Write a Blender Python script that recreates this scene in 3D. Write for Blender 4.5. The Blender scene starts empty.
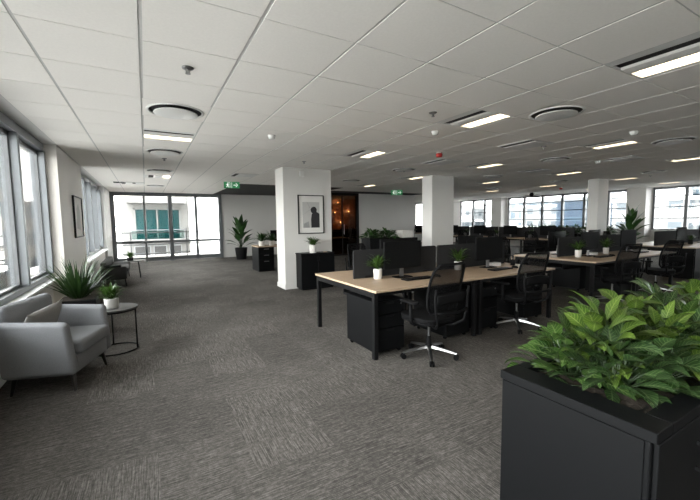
import bpy, bmesh, math, random
from math import sin, cos, pi, radians as RAD
from mathutils import Vector, Matrix
C = bpy.context.scene
COL = C.collection
rnd = random.Random(7)
CH = 2.6            # ceiling height
CAMH = 1.46

# ------------------------------------------------------------------ materials
def mat(name, col, rough=.5, metal=0.0, var=0.0, scale=20.0, spec=.5, bump=0.0, emit=None, estr=0.0, stretch=None):
    m = bpy.data.materials.new(name); m.use_nodes = True
    nt = m.node_tree; b = nt.nodes['Principled BSDF']
    b.inputs['Base Color'].default_value = (*col, 1); b.inputs['Roughness'].default_value = rough
    b.inputs['Metallic'].default_value = metal; b.inputs['Specular IOR Level'].default_value = spec
    if emit:
        b.inputs['Emission Color'].default_value = (*emit, 1); b.inputs['Emission Strength'].default_value = estr
    if var or bump:
        tc = nt.nodes.new('ShaderNodeTexCoord'); n = nt.nodes.new('ShaderNodeTexNoise')
        n.inputs['Scale'].default_value = scale; n.inputs['Detail'].default_value = 4
        src = tc.outputs['Object']
        if stretch:
            mp = nt.nodes.new('ShaderNodeMapping'); mp.inputs['Scale'].default_value = stretch
            nt.links.new(src, mp.inputs['Vector']); src = mp.outputs['Vector']
        nt.links.new(src, n.inputs['Vector'])
        if var:
            r = nt.nodes.new('ShaderNodeMix'); r.data_type = 'RGBA'
            r.inputs['A'].default_value = (*[c*(1-var) for c in col], 1)
            r.inputs['B'].default_value = (*[min(1, c*(1+var)) for c in col], 1)
            nt.links.new(n.outputs['Fac'], r.inputs['Factor']); nt.links.new(r.outputs['Result'], b.inputs['Base Color'])
        if bump:
            bp = nt.nodes.new('ShaderNodeBump'); bp.inputs['Strength'].default_value = bump; bp.inputs['Distance'].default_value = .004
            nt.links.new(n.outputs['Fac'], bp.inputs['Height']); nt.links.new(bp.outputs['Normal'], b.inputs['Normal'])
    return m

M = {}
M['paint'] = mat('white_paint', (.66, .65, .63), .6, var=.03, scale=3)
M['pale'] = mat('pale_wall_paint', (.62, .61, .59), .35, var=.03, scale=2)
M['beige'] = mat('beige_paint', (.66, .63, .59), .6, var=.03, scale=3)
M['tile'] = mat('ceiling_tile', (.88, .855, .815), .85, var=.05, scale=60, bump=.15)
M['grid'] = mat('ceiling_grid_bar', (.54, .535, .52), .5, var=.03, scale=5)
M['black_soffit'] = mat('black_soffit', (.012, .012, .012), .8, var=.2, scale=8)
M['sill'] = mat('white_sill', (.82, .82, .81), .35, var=.02, scale=4)
M['alu'] = mat('grey_aluminium', (.22, .235, .25), .4, .35, var=.05, scale=6)
M['alu_dark'] = mat('dark_aluminium', (.13, .135, .14), .4, .3, var=.05, scale=6)
M['charcoal'] = mat('charcoal_panel', (.0042, .0045, .0050), .5, var=.12, scale=40, spec=.12)
M['black_metal'] = mat('black_metal', (.007, .007, .0075), .45, var=.15, scale=30, spec=.15)
M['plastic'] = mat('black_plastic', (.006, .006, .0064), .6, var=.15, scale=40, spec=.07)
M['screen'] = mat('dark_screen', (.007, .0072, .0075), .65, var=.1, scale=2, spec=.04)
M['divider'] = mat('charcoal_divider_fabric', (.026, .026, .027), .8, var=.15, scale=120, bump=.2, spec=.1)
M['chair_fabric'] = mat('black_seat_fabric', (.007, .007, .0075), .9, var=.25, scale=150, bump=.2, spec=.1)
M['chrome'] = mat('polished_metal', (.30, .30, .30), .34, 1.0, var=.04, scale=10)
M['sofa'] = mat('grey_wool', (.20, .205, .215), .92, var=.22, scale=160, bump=.4, spec=.2)
M['cushion'] = mat('taupe_cushion', (.23, .22, .21), .92, var=.2, scale=170, bump=.4, spec=.2)
M['dark_sofa'] = mat('dark_grey_upholstery', (.035, .034, .034), .85, var=.2, scale=140, bump=.3, spec=.25)
M['dark_leg'] = mat('dark_stained_wood', (.016, .013, .011), .4, var=.2, scale=30)
M['pot_white'] = mat('white_ceramic', (.66, .64, .61), .45, var=.05, scale=20)
M['pot_dark'] = mat('dark_pot', (.008, .008, .0085), .6, var=.15, scale=20, spec=.12)
M['soil'] = mat('soil', (.028, .019, .012), .95, var=.5, scale=60, bump=1.0)
M['concrete'] = mat('terrace_paving', (.55, .53, .50), .8, var=.1, scale=4)
M['white_render'] = mat('white_render', (.80, .79, .77), .8, var=.03, scale=.6)
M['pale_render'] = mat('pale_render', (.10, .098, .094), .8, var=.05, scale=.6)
M['rail_grey'] = mat('rail_grey', (.05, .052, .055), .5, var=.05, scale=4)
M['teal'] = mat('teal_window_glass', (.004, .022, .023), .12, var=.6, scale=.35)
M['lens'] = mat('lamp_lens', (.9, .85, .75), .4, emit=(1.0, .80, .54), estr=2.6)
M['reflector'] = mat('lamp_reflector', (.78, .77, .75), .35, var=.02, scale=4)
M['warm'] = mat('warm_bulb', (1, .7, .4), .4, emit=(1.0, .48, .17), estr=4.0)
M['walnut'] = mat('copper_brown_wall', (.20, .09, .045), .4, var=.3, scale=4)
M['dark_counter'] = mat('dark_counter', (.012, .011, .010), .4, var=.2, scale=8)
M['sign_green'] = mat('sign_green', (.01, .17, .055), .45, emit=(.01, .2, .06), estr=.12)
M['sign_white'] = mat('sign_white', (.8, .82, .8), .45, emit=(.8, .85, .8), estr=.25)
M['red'] = mat('alarm_red', (.42, .012, .01), .35, var=.05, scale=20)
M['white_plastic'] = mat('white_plastic', (.72, .72, .70), .4, var=.03, scale=20)
M['dark_gap'] = mat('dark_gap', (.015, .015, .015), .7, var=.2, scale=20)
M['paper'] = mat('paper', (.70, .69, .67), .7, var=.02, scale=8)
M['paper_grey'] = mat('grey_paper', (.47, .47, .46), .7, var=.08, scale=5)
M['ink'] = mat('dark_ink', (.022, .022, .025), .7, var=.3, scale=14)
M['ink_grey'] = mat('soft_grey_ink', (.30, .30, .30), .7, var=.2, scale=9)
M['stem'] = mat('plant_stem', (.014, .03, .008), .5, var=.3, scale=30)
M['petal'] = mat('pale_flower', (.68, .62, .50), .5, var=.1, scale=20)
M['table_top'] = mat('dark_table_top', (.045, .044, .042), .5, var=.12, scale=12)
M['umbrella'] = mat('blue_grey_fabric', (.42, .50, .58), .8, var=.1, scale=5)

def nt_new(name):
    m = bpy.data.materials.new(name); m.use_nodes = True
    return m, m.node_tree, m.node_tree.nodes['Principled BSDF']
def nd(nt, t, **k):
    n = nt.nodes.new(t)
    for a, v in k.items():
        if a[0] == '_': setattr(n, a[1:], v)
        else: n.inputs[a.replace('_', ' ')].default_value = v
    return n

# light oak: long grain, quiet
def wood():
    m, nt, b = nt_new('light_oak')
    tc = nd(nt, 'ShaderNodeTexCoord'); mp = nd(nt, 'ShaderNodeMapping', Scale=(1.2, 22, 22))
    n1 = nd(nt, 'ShaderNodeTexNoise', Scale=2.2, Detail=6.0, Distortion=.6)
    r = nd(nt, 'ShaderNodeValToRGB'); e = r.color_ramp.elements
    e[0].position = .3; e[0].color = (.36, .26, .175, 1); e[1].position = .75; e[1].color = (.52, .395, .28, 1)
    L = nt.links.new
    L(tc.outputs['Object'], mp.inputs['Vector']); L(mp.outputs['Vector'], n1.inputs['Vector'])
    L(n1.outputs['Fac'], r.inputs['Fac']); L(r.outputs['Color'], b.inputs['Base Color'])
    b.inputs['Roughness'].default_value = .42
    return m
M['oak'] = wood()

# carpet tiles, half metre, turned by quarter, with broken thread streaks
def carpet():
    m, nt, b = nt_new('carpet_tiles'); L = nt.links.new
    tc = nd(nt, 'ShaderNodeTexCoord')
    def streak(sc, seed, det=3.0):
        mp = nd(nt, 'ShaderNodeMapping', Scale=sc, Location=(seed, seed*.7, 0)); n = nd(nt, 'ShaderNodeTexNoise', Scale=1.0, Detail=det, Roughness=.6)
        L(tc.outputs['Object'], mp.inputs['Vector']); L(mp.outputs['Vector'], n.inputs['Vector']); return n.outputs['Fac']
    def mixf(a, bb, f):
        x = nd(nt, 'ShaderNodeMix', _data_type='FLOAT'); L(f, x.inputs[0]); L(a, x.inputs[2]); L(bb, x.inputs[3]); return x.outputs[0]
    def math2(op, a, bb):
        x = nd(nt, 'ShaderNodeMath', _operation=op)
        for i, v in enumerate((a, bb)):
            if isinstance(v, (int, float)): x.inputs[i].default_value = v
            else: L(v, x.inputs[i])
        return x.outputs[0]
    sn = nd(nt, 'ShaderNodeVectorMath', _operation='SNAP'); sn.inputs[1].default_value = (.5, .5, 10.0); L(tc.outputs['Object'], sn.inputs[0])
    wn = nd(nt, 'ShaderNodeTexWhiteNoise', _noise_dimensions='3D'); L(sn.outputs[0], wn.inputs['Vector'])
    turn = math2('GREATER_THAN', wn.outputs['Value'], .5)
    s1 = mixf(streak((4.5, 230, 1), 1.3, 1.0), streak((230, 4.5, 1), 4.1, 1.0), turn)
    s2 = mixf(streak((13, 120, 1), 2.7, 2.0), streak((120, 13, 1), 9.3, 2.0), turn)
    fine = streak((260, 260, 1), 6.6, 2.0); blot = streak((1.1, 1.1, 1), 3.1, 2.0); mid = streak((42, 42, 1), 8.8, 4.0)
    v = math2('ADD', math2('MULTIPLY', s1, .30), math2('MULTIPLY', s2, .24))
    v = math2('ADD', v, math2('MULTIPLY', fine, .24)); v = math2('ADD', v, math2('MULTIPLY', mid, .22))
    v = math2('ADD', v, math2('MULTIPLY', math2('SUBTRACT', wn.outputs['Value'], .5), .03))
    v = math2('ADD', v, math2('MULTIPLY', math2('SUBTRACT', blot, .5), .10))
    r = nd(nt, 'ShaderNodeValToRGB'); e = r.color_ramp.elements
    e[0].position = .38; e[0].color = (.027, .0245, .022, 1); e[1].position = .66; e[1].color = (.225, .208, .19, 1)
    k = e.new(.50); k.color = (.076, .070, .0635, 1)
    L(v, r.inputs['Fac']); L(r.outputs['Color'], b.inputs['Base Color'])
    b.inputs['Roughness'].default_value = .95; b.inputs['Specular IOR Level'].default_value = .15
    bp = nd(nt, 'ShaderNodeBump', Strength=.5, Distance=.004); L(v, bp.inputs['Height']); L(bp.outputs['Normal'], b.inputs['Normal'])
    return m
M['carpet'] = carpet()

def glass(name, tint, refl=.06):
    m = bpy.data.materials.new(name); m.use_nodes = True; nt = m.node_tree; nt.nodes.clear(); L = nt.links.new
    o = nd(nt, 'ShaderNodeOutputMaterial'); t = nd(nt, 'ShaderNodeBsdfTransparent', Color=(*tint, 1)); g = nd(nt, 'ShaderNodeBsdfGlossy', Roughness=.02)
    lw = nd(nt, 'ShaderNodeFresnel', IOR=1.35); x = nd(nt, 'ShaderNodeMixShader')
    mu = nd(nt, 'ShaderNodeMath', _operation='MULTIPLY'); mu.inputs[1].default_value = refl/.06*.8
    L(lw.outputs[0], mu.inputs[0]); L(mu.outputs[0], x.inputs[0]); L(t.outputs[0], x.inputs[1]); L(g.outputs[0], x.inputs[2]); L(x.outputs[0], o.inputs[0])
    return m
M['glass'] = glass('clear_glass', (.97, .985, .98))
M['glass_tint'] = glass('tinted_glass', (.80, .815, .82), .06)
M['glass_left'] = glass('light_tinted_glass', (.94, .955, .95))
M['glass_green'] = glass('green_tinted_glass', (.70, .80, .78))
M['glass_smoke'] = glass('smoked_glass', (.42, .40, .38), .08)
def mesh_fabric():
    m, nt, b = nt_new('chair_mesh'); L = nt.links.new
    b.inputs['Base Color'].default_value = (.006, .006, .0065, 1); b.inputs['Roughness'].default_value = .8; b.inputs['Specular IOR Level'].default_value = .1
    t = nd(nt, 'ShaderNodeBsdfTransparent'); x = nd(nt, 'ShaderNodeMixShader'); x.inputs[0].default_value = .60
    L(t.outputs[0], x.inputs[1]); L(b.outputs[0], x.inputs[2]); L(x.outputs[0], nt.nodes['Material Output'].inputs[0])
    return m
M['mesh'] = mesh_fabric()

# leaf with pale veins, uv: x across (0..1), y along
def leaf_mat(name, dark, light, vein, veins=0.0, sp=.5):
    m, nt, b = nt_new(name); L = nt.links.new
    uv = nd(nt, 'ShaderNodeUVMap'); sx = nd(nt, 'ShaderNodeSeparateXYZ'); L(uv.outputs[0], sx.inputs[0])
    tc = nd(nt, 'ShaderNodeTexCoord'); n = nd(nt, 'ShaderNodeTexNoise', Scale=9.0, Detail=2.0); L(tc.outputs['Object'], n.inputs['Vector'])
    def mt(op, a, bb=0.0, cl=False):
        x = nd(nt, 'ShaderNodeMath', _operation=op); x.use_clamp = cl
        for i, v in enumerate((a, bb)):
            if isinstance(v, (int, float)): x.inputs[i].default_value = v
            else: L(v, x.inputs[i])
        return x.outputs[0]
    c1 = nd(nt, 'ShaderNodeMix', _data_type='RGBA'); c1.inputs['A'].default_value = (*dark, 1); c1.inputs['B'].default_value = (*light, 1)
    f = mt('MULTIPLY', mt('SUBTRACT', n.outputs['Fac'], .3), 2.4, True); L(f, c1.inputs['Factor'])
    au = mt('ABSOLUTE', mt('SUBTRACT', sx.outputs[0], .5))
    ridge = mt('SUBTRACT', 1.0, mt('MULTIPLY', au, 16.0), True)
    if veins:
        w = mt('SINE', mt('MULTIPLY', mt('SUBTRACT', sx.outputs[1], mt('MULTIPLY', au, .42)), 52.0))
        vv = mt('MULTIPLY', mt('MULTIPLY', mt('SUBTRACT', w, .72), 3.0, True), veins)
        ridge = mt('MAXIMUM', ridge, vv)
    c2 = nd(nt, 'ShaderNodeMix', _data_type='RGBA'); c2.inputs['B'].default_value = (*vein, 1)
    L(c1.outputs['Result'], c2.inputs['A']); L(mt('MULTIPLY', ridge, .8), c2.inputs['Factor']); L(c2.outputs['Result'], b.inputs['Base Color'])
    b.inputs['Roughness'].default_value = .38; b.inputs['Specular IOR Level'].default_value = sp
    tr = nd(nt, 'ShaderNodeBsdfTranslucent'); L(c2.outputs['Result'], tr.inputs['Color'])
    x = nd(nt, 'ShaderNodeMixShader'); x.inputs[0].default_value = .25
    L(b.outputs[0], x.inputs[1]); L(tr.outputs[0], x.inputs[2]); L(x.outputs[0], nt.nodes['Material Output'].inputs[0])
    return m
M['leaf_box'] = leaf_mat('veined_leaf', (.010, .036, .006), (.040, .095, .012), (.21, .27, .11), .9)
M['leaf_box_dark'] = leaf_mat('deep_veined_leaf', (.007, .026, .006), (.022, .060, .011), (.18, .24, .11), .95)
M['leaf_box_bright'] = leaf_mat('young_veined_leaf', (.022, .058, .006), (.070, .125, .012), (.24, .30, .10), .8)
M['leaf_yucca'] = leaf_mat('spiky_leaf', (.010, .028, .008), (.028, .060, .014), (.05, .09, .025))
M['leaf_palm'] = leaf_mat('broad_leaf', (.012, .042, .010), (.032, .085, .018), (.05, .10, .03), .2)
M['leaf_fresh'] = leaf_mat('fresh_leaf', (.02, .055, .009), (.05, .105, .015), (.08, .14, .03))

# building facades: window rows as surface pattern
def facade(name, wall, win, sx, sz, fw=.6, fh=.55, rough=.3):
    m, nt, b = nt_new(name); L = nt.links.new
    tc = nd(nt, 'ShaderNodeTexCoord'); s = nd(nt, 'ShaderNodeSeparateXYZ'); L(tc.outputs['Object'], s.inputs[0])
    def mt(op, a, bb=0.0):
        x = nd(nt, 'ShaderNodeMath', _operation=op)
        for i, v in enumerate((a, bb)):
            if isinstance(v, (int, float)): x.inputs[i].default_value = v
            else: L(v, x.inputs[i])
        return x.outputs[0]
    h = mt('ADD', s.outputs[0], s.outputs[1])
    a = mt('LESS_THAN', mt('FRACT', mt('MULTIPLY', mt('ADD', h, 500.0), 1/sx)), fw); c = mt('LESS_THAN', mt('FRACT', mt('MULTIPLY', mt('ADD', s.outputs[2], 500.0), 1/sz)), fh)
    k = mt('MULTIPLY', a, c)
    n = nd(nt, 'ShaderNodeTexNoise', Scale=.12, Detail=3.0); L(tc.outputs['Object'], n.inputs['Vector'])
    w = nd(nt, 'ShaderNodeMix', _data_type='RGBA'); w.inputs['A'].default_value = (*[q*.6 for q in win], 1); w.inputs['B'].default_value = (*[min(1, q*1.5) for q in win], 1)
    L(n.outputs['Fac'], w.inputs['Factor'])
    x = nd(nt, 'ShaderNodeMix', _data_type='RGBA'); x.inputs['A'].default_value = (*wall, 1); L(w.outputs['Result'], x.inputs['B'])
    L(k, x.inputs['Factor']); L(x.outputs['Result'], b.inputs['Base Color']); b.inputs['Roughness'].default_value = rough
    return m
M['fac_beige'] = facade('beige_facade', (.062, .054, .044), (.010, .013, .015), 2.4, 3.1)
M['fac_stone'] = facade('stone_facade', (.080, .074, .064), (.018, .023, .027), 2.2, 3.1, .6, .5)
M['fac_slate'] = facade('slate_facade', (.022, .024, .024), (.007, .009, .010), 2.0, 3.0, .7, .6)
M['fac_white'] = facade('white_facade', (.17, .17, .167), (.055, .065, .072), 3.0, 3.2, .5, .5)
M['fac_blue'] = facade('blue_glass_facade', (.03, .055, .08), (.009, .022, .040), 1.5, 3.3, .9, .82)
M['fac_pale'] = facade('pale_blue_facade', (.12, .132, .14), (.05, .07, .085), 3.6, 3.3, .62, .55)
M['fac_grey'] = facade('grey_facade', (.085, .09, .092), (.025, .032, .038), 2.0, 3.2, .7, .6)
M['ground'] = mat('city_ground', (.30, .295, .285), .9, var=.2, scale=.05)
M['treetop'] = mat('distant_foliage', (.008, .013, .008), .9, var=.5, scale=1.5)
M['roofing'] = mat('roof_orange', (.20, .09, .045), .8, var=.2, scale=1)

# ------------------------------------------------------------------ mesh helpers
class MB:
    def __init__(s): s.bm = bmesh.new(); s.uv = None
    def box(s, x0, y0, z0, x1, y1, z1, bev=0.0, seg=2):
        t = bmesh.new(); bmesh.ops.create_cube(t, size=1)
        for v in t.verts: v.co = Vector(((x0+x1)/2+v.co.x*(x1-x0), (y0+y1)/2+v.co.y*(y1-y0), (z0+z1)/2+v.co.z*(z1-z0)))
        if bev: bmesh.ops.bevel(t, geom=list(t.edges), offset=bev, segments=seg, profile=.5, affect='EDGES')
        s._add(t); return s
    def _add(s, t, mx=None):
        if mx is not None: bmesh.ops.transform(t, matrix=mx, verts=t.verts)
        me = bpy.data.meshes.new('tmp'); t.to_mesh(me); t.free(); s.bm.from_mesh(me); bpy.data.meshes.remove(me)
    def obox(s, c, size, rot, bev=0.0, seg=2):     # oriented box, rot = euler
        t = bmesh.new(); bmesh.ops.create_cube(t, size=1)
        for v in t.verts: v.co = Vector((v.co.x*size[0], v.co.y*size[1], v.co.z*size[2]))
        if bev: bmesh.ops.bevel(t, geom=list(t.edges), offset=bev, segments=seg, profile=.5, affect='EDGES')
        from mathutils import Euler
        s._add(t, Matrix.Translation(c) @ Euler(rot).to_matrix().to_4x4()); return s
    def tube(s, pts, r, n=10, cap=True, r2=None):
        pts = [Vector(p) for p in pts]; N = len(pts); rings = []
        up = None
        for i, p in enumerate(pts):
            d = (pts[min(i+1, N-1)]-pts[max(i-1, 0)]).normalized()
            if up is None: up = Vector((0, 0, 1)) if abs(d.z) < .9 else Vector((0, 1, 0))
            a = d.cross(up)
            if a.length < 1e-4: a = d.cross(Vector((1, 0, 0)))
            a.normalize(); b = a.cross(d); up = b
            rr = r if r2 is None else r+(r2-r)*i/(N-1)
            rings.append([s.bm.verts.new(p+a*rr*cos(2*pi*k/n)+b*rr*sin(2*pi*k/n)) for k in range(n)])
        for A, B in zip(rings, rings[1:]):
            for k in range(n): s.bm.faces.new((A[k], A[(k+1) % n], B[(k+1) % n], B[k]))
        if cap: s.bm.faces.new(rings[0][::-1]); s.bm.faces.new(rings[-1])
        return s
    def lathe(s, prof, n=24, c=(0, 0, 0), closed=False):
        c = Vector(c); rings = []
        for r, z in prof:
            if r < 1e-5: rings.append([s.bm.verts.new(c+Vector((0, 0, z)))])
            else: rings.append([s.bm.verts.new(c+Vector((r*cos(2*pi*k/n), r*sin(2*pi*k/n), z))) for k in range(n)])
        for A, B in zip(rings, rings[1:]):
            for k in range(n):
                a = [A[k % len(A)], A[(k+1) % len(A)], B[(k+1) % len(B)], B[k % len(B)]]
                f = []
                for v in a:
                    if v not in f: f.append(v)
                if len(f) > 2:
                    try: s.bm.faces.new(f)
                    except ValueError: pass
        return s
    def prism(s, poly, z0, z1):
        A = [s.bm.verts.new((x, y, z0)) for x, y in poly]; B = [s.bm.verts.new((x, y, z1)) for x, y in poly]
        s.bm.faces.new(A[::-1]); s.bm.faces.new(B)
        for i in range(len(poly)): s.bm.faces.new((A[i], A[(i+1) % len(A)], B[(i+1) % len(B)], B[i]))
        return s
    def quad(s, *p): s.bm.faces.new([s.bm.verts.new(q) for q in p]); return s
    def leaf(s, p, az, el, ln, wd, droop=.6, n=6, fold=.25, shape=.45, roll=0.0):
        if s.uv is None: s.uv = s.bm.loops.layers.uv.new('UVMap')
        p = Vector(p); st = ln/n; rows = []
        side = Vector((-sin(az), cos(az), 0))
        for i in range(n+1):
            t = i/n; e = el-droop*t*t*1.2
            d = Vector((cos(az)*cos(e), sin(az)*cos(e), sin(e)))
            nr = side.cross(d)*-1 if side.cross(d).z < 0 else side.cross(d)
            sd = side*cos(roll)+nr*sin(roll)
            w = wd*.5*((t/shape)**.8 if t < shape else max(0, ((1-t)/(1-shape)))**.75)
            w = max(w, .0012)
            rows.append((s.bm.verts.new(p-sd*w+nr*w*fold), s.bm.verts.new(p), s.bm.verts.new(p+sd*w+nr*w*fold), t))
            p = p+d*st
        for a, b in zip(rows, rows[1:]):
            for q, u0, u1 in ((0, 0, .5), (1, .5, 1)):
                f = s.bm.faces.new((a[q], a[q+1], b[q+1], b[q])); f.smooth = True
                for lp, uvv in zip(f.loops, ((u0, a[3]), (u1, a[3]), (u1, b[3]), (u0, b[3]))): lp[s.uv].uv = uvv
        return p
    def build(s, name, m, parent=None, loc=None, smooth=False, sub=0, rotz=0.0, angle=None):
        bmesh.ops.recalc_face_normals(s.bm, faces=s.bm.faces) if not s.uv else None
        me = bpy.data.meshes.new(name); s.bm.to_mesh(me); s.bm.free()
        o = bpy.data.objects.new(name, me); COL.objects.link(o)
        for q in (m if isinstance(m, (list, tuple)) else [m]): me.materials.append(q)
        if smooth: me.shade_smooth()
        if angle: me.shade_smooth(); me.set_sharp_from_angle(angle=RAD(angle))
        if parent: o.parent = parent
        if loc: o.location = loc
        o.rotation_euler.z = rotz
        if sub:
            md = o.modifiers.new('sub', 'SUBSURF'); md.levels = md.render_levels = sub
        return o

def tag(o, label=None, cat=None, group=None, kind=None):
    if label: o['label'] = label
    if cat: o['category'] = cat
    if group: o['group'] = group
    if kind: o['kind'] = kind
    return o
def thing(name, label, cat, loc=(0, 0, 0), rz=0.0, group=None, kind=None):
    o = bpy.data.objects.new(name, None); COL.objects.link(o); o.empty_display_size = .1
    o.location = loc; o.rotation_euler.z = rz
    return tag(o, label, cat, group, kind)
KIDS = {}
def dup(root, loc, rz=None, label=None, group=None, scale=None):
    kids = {}
    for o in COL.objects:
        if o.parent: kids.setdefault(o.parent.name, []).append(o)
    def cp(o, par):
        c = o.copy(); COL.objects.link(c)
        if par: c.parent = par
        for k in kids.get(o.name, []): cp(k, c)
        return c
    r = cp(root, None); r.location = loc
    if rz is not None: r.rotation_euler.z = rz
    if scale: r.scale = (scale,)*3 if isinstance(scale, (int, float)) else scale
    if label: r['label'] = label
    if group: r['group'] = group
    return r
def S(name, mb, m, parent=None, **k):
    return tag(mb.build(name, m, parent, **k), kind='structure')
def rrect(x0, y0, x1, y1, r, n=5):
    out = []
    for cx, cy, a in ((x1-r, y1-r, 0), (x0+r, y1-r, pi/2), (x0+r, y0+r, pi), (x1-r, y0+r, 1.5*pi)):
        out += [(cx+r*cos(a+pi/2*i/n), cy+r*sin(a+pi/2*i/n)) for i in range(n+1)]
    return out
exec_parts = None
# ------------------------------------------------------------------ the setting
GX = lambda k: .03+.603*k
GY = lambda j: 3.26+.597*j
LIGHTS = {(5, -1): 1, (5, -4): 1, (5, 3): 1, (5, 7): 1, (5, -7): 1, (10, -1): 1, (10, 3): 1, (10, 7): 1, (10, -4): 1, (10, 11): 1, (15, -1): 1, (15, 3): 1, (15, 7): 1, (15, 11): 1,
          (20, -1): 1, (20, 3): 1, (20, 7): 1, (20, 11): 1, (25, 3): 1, (25, 7): 1, (25, -1): 1, (0, 3): 2, (0, 11): 1, (0, -7): 1}
DIFFS = [(0, 1), (0, 5), (0, 9), (0, 15), (6, -2), (11, 1), (13, 5), (8, 5), (8, 9), (18, 1), (18, 5), (11, -2), (13, 9), (18, 9)]
VENTS = [(8, 0), (13, 0), (8, 3), (3, 9), (13, 3), (-1, 14), (18, 13)]
def dark_zone(k, j): return (4 <= k <= 9 and j >= 13) or (10 <= k <= 17 and j >= 15)
def build_ceiling():
    bm = bmesh.new(); X1, Y1 = 17.3, 18.0
    for k in range(-2, 29):
        for j in range(-13, 25):
            x0, x1, y0, y1 = max(GX(k), -1.05), min(GX(k+1), X1), max(GY(j), -4), min(GY(j+1), Y1)
            if x1-x0 < .03 or y1-y0 < .03 or dark_zone(k, j): continue
            if (k, j) in LIGHTS or (k, j) in DIFFS: continue
            f = bm.faces.new([bm.verts.new((x, y, CH)) for x, y in ((x0, y0), (x0, y1), (x1, y1), (x1, y0))]); f.material_index = 1
            g, h, b = .009, .004, CH-.003
            if (k % 5) == 0 or k == 4: g = .013
            P = [(x0+g, y0+h), (x0+g, y1-h), (x1-g, y1-h), (x1-g, y0+h)]
            lo = [bm.verts.new((x, y, b)) for x, y in P]; hi = [bm.verts.new((x, y, CH)) for x, y in P]
            bm.faces.new(lo)
            for i in range(4): bm.faces.new((lo[i], hi[i], hi[(i+1) % 4], lo[(i+1) % 4]))
    me = bpy.data.meshes.new('ceiling'); bm.to_mesh(me); bm.free()
    o = bpy.data.objects.new('ceiling', me); COL.objects.link(o); me.materials.append(M['tile']); me.materials.append(M['grid'])
    tag(o, kind='structure')
build_ceiling()
mb = MB(); mb.quad((GX(4), GY(13), CH), (GX(4), 18, CH), (GX(10), 18, CH), (GX(10), GY(13), CH)).quad((GX(10), GY(15), CH), (GX(10), 18, CH), (GX(18), 18, CH), (GX(18), GY(15), CH))
S('ceiling_dark', mb, M['black_soffit'])
S('ceiling_border', MB().box(-1.40, -4, CH, -1.05, 18, CH+.05), M['paint'])
S('light_block_slab', MB().box(-1.6, -4.3, 2.96, 17.6, 18.3, 3.2), M['paint'])  # unseen slab added above the ceiling to keep sky light from leaking in
S('floor', MB().box(-1.55, -4.2, -.2, 17.5, 18.2, 0), M['carpet'])
S('wall_near', MB().box(-1.55, -4.2, 0, 17.5, -4, 3), M['paint'])
# left wall
mb = MB().box(-1.31, 6.65, 0, -1.06, 8.9, 3)
S('wall_left', mb, M['beige'])
S('wall_left_end', MB().box(-1.31, 13.35, 0, -1.06, 15.7, 3), M['paint'])
S('wall_left_lower', MB().box(-1.31, -4, 0, -1.22, 6.65, .66).box(-1.31, 8.9, 0, -1.12, 13.35, .66), M['beige'])
S('wall_left_upper', MB().box(-1.4, -4, CH+.001, -1.3, 6.65, 3).box(-1.4, 8.9, CH+.001, -1.3, 13.35, 3), M['paint'])
S('baseboard_left', MB().box(-1.22, -4, 0, -1.205, 6.65, .09, .003).box(-1.06, 6.65, 0, -1.045, 8.9, .09, .003).box(-1.12, 8.9, 0, -1.105, 13.35, .09, .003).box(-1.06, 13.35, 0, -1.045, 15.4, .09, .003), M['paint'])
def long_window(name, y0, y1, mull, fin, sill_in, x=-1.29):
    t = tag(thing(name, None, None, (0, 0, 0)), kind='structure')
    MB().box(-1.36, y0, .66, sill_in, y1, .69, .004).build('sill', M['sill'], t)
    MB().box(x-.06, y0, .69, -1.22, y1, .755, .004).box(x-.06, y0, 2.49, -1.20, y1, CH, .004).build('frame', M['alu'], t)
    ys = [y0]+mull+[y1]
    for y in ys:
        a, b = (y, y+.05) if y == y0 else ((y-.05, y) if y == y1 else (y-.035, y+.035))
        MB().box(x-.06, a, .755, fin, b, 2.49, .004).build('mullion', M['alu'], t)
    for a, b in zip(ys, ys[1:]):
        MB().box(x-.004, a+.03, .75, x+.004, b-.03, 2.5).build('pane', M['glass_left'], t)
        m2 = MB()
        for q in ((a+.035, .755, a+.065, 2.49), (b-.065, .755, b-.035, 2.49), (a+.035, .755, b-.035, .79), (a+.035, 2.44, b-.035, 2.49)):
            m2.box(x-.02, q[0], q[1], x+.025, q[2], q[3], .003)
        m2.build('sash_frame', M['alu_dark'], t)
long_window('window_1', -4, 6.65, [-3.0, -1.8, -.6, .6, 1.8, 3.0, 4.2, 5.40], -1.19, -1.13, -1.29)
long_window('window_2', 8.9, 13.35, [10.0, 11.1, 12.2], -1.14, -1.03)

# door wall at the far end
DY = 15.5
d = tag(thing('door_1', None, None, (0, 0, 0)), kind='structure')
ups = [(-1.06, -.93), (-.04, .03), (.79, .93), (1.73, 1.83), (2.63, 2.76)]
mb = MB()
for a, b in ups: mb.box(a, DY-.04, 0, b, DY+.08, CH, .005)
mb.box(-1.06, DY-.05, 2.52, 2.76, DY+.09, CH, .005)
mb.build('frame', M['alu'], d)
for (a, b), (a2, b2) in zip(ups, ups[1:]):
    MB().box(b, DY-.02, .02, a2, DY+.05, .17, .004).box(b, DY-.02, .70, a2, DY+.05, .80, .004).box(b, DY-.02, 2.47, a2, DY+.05, 2.52, .004).build('rail', M['alu'], d)
    MB().box(b, DY+.01, .17, a2, DY+.018, .73).box(b, DY+.01, .79, a2, DY+.018, 2.47).build('pane', M['glass'], d)
MB().box(.905, DY-.09, 1.0, .925, DY-.06, 1.32, .006).box(.905, DY-.09, 1.02, .925, DY-.03, 1.05, .004).box(.905, DY-.09, 1.27, .925, DY-.03, 1.30, .004).build('handle', M['black_metal'], d)
S('wall_back', MB().box(2.76, DY, 0, 6.2, DY+.2, 3), M['paint'])
S('baseboard_back', MB().box(2.76, DY-.015, 0, 6.2, DY, .09, .003), M['paint'])
S('wall_corner_return', MB().box(6.1, 13.2, 0, 6.2, DY, 3), M['pale'])
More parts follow.
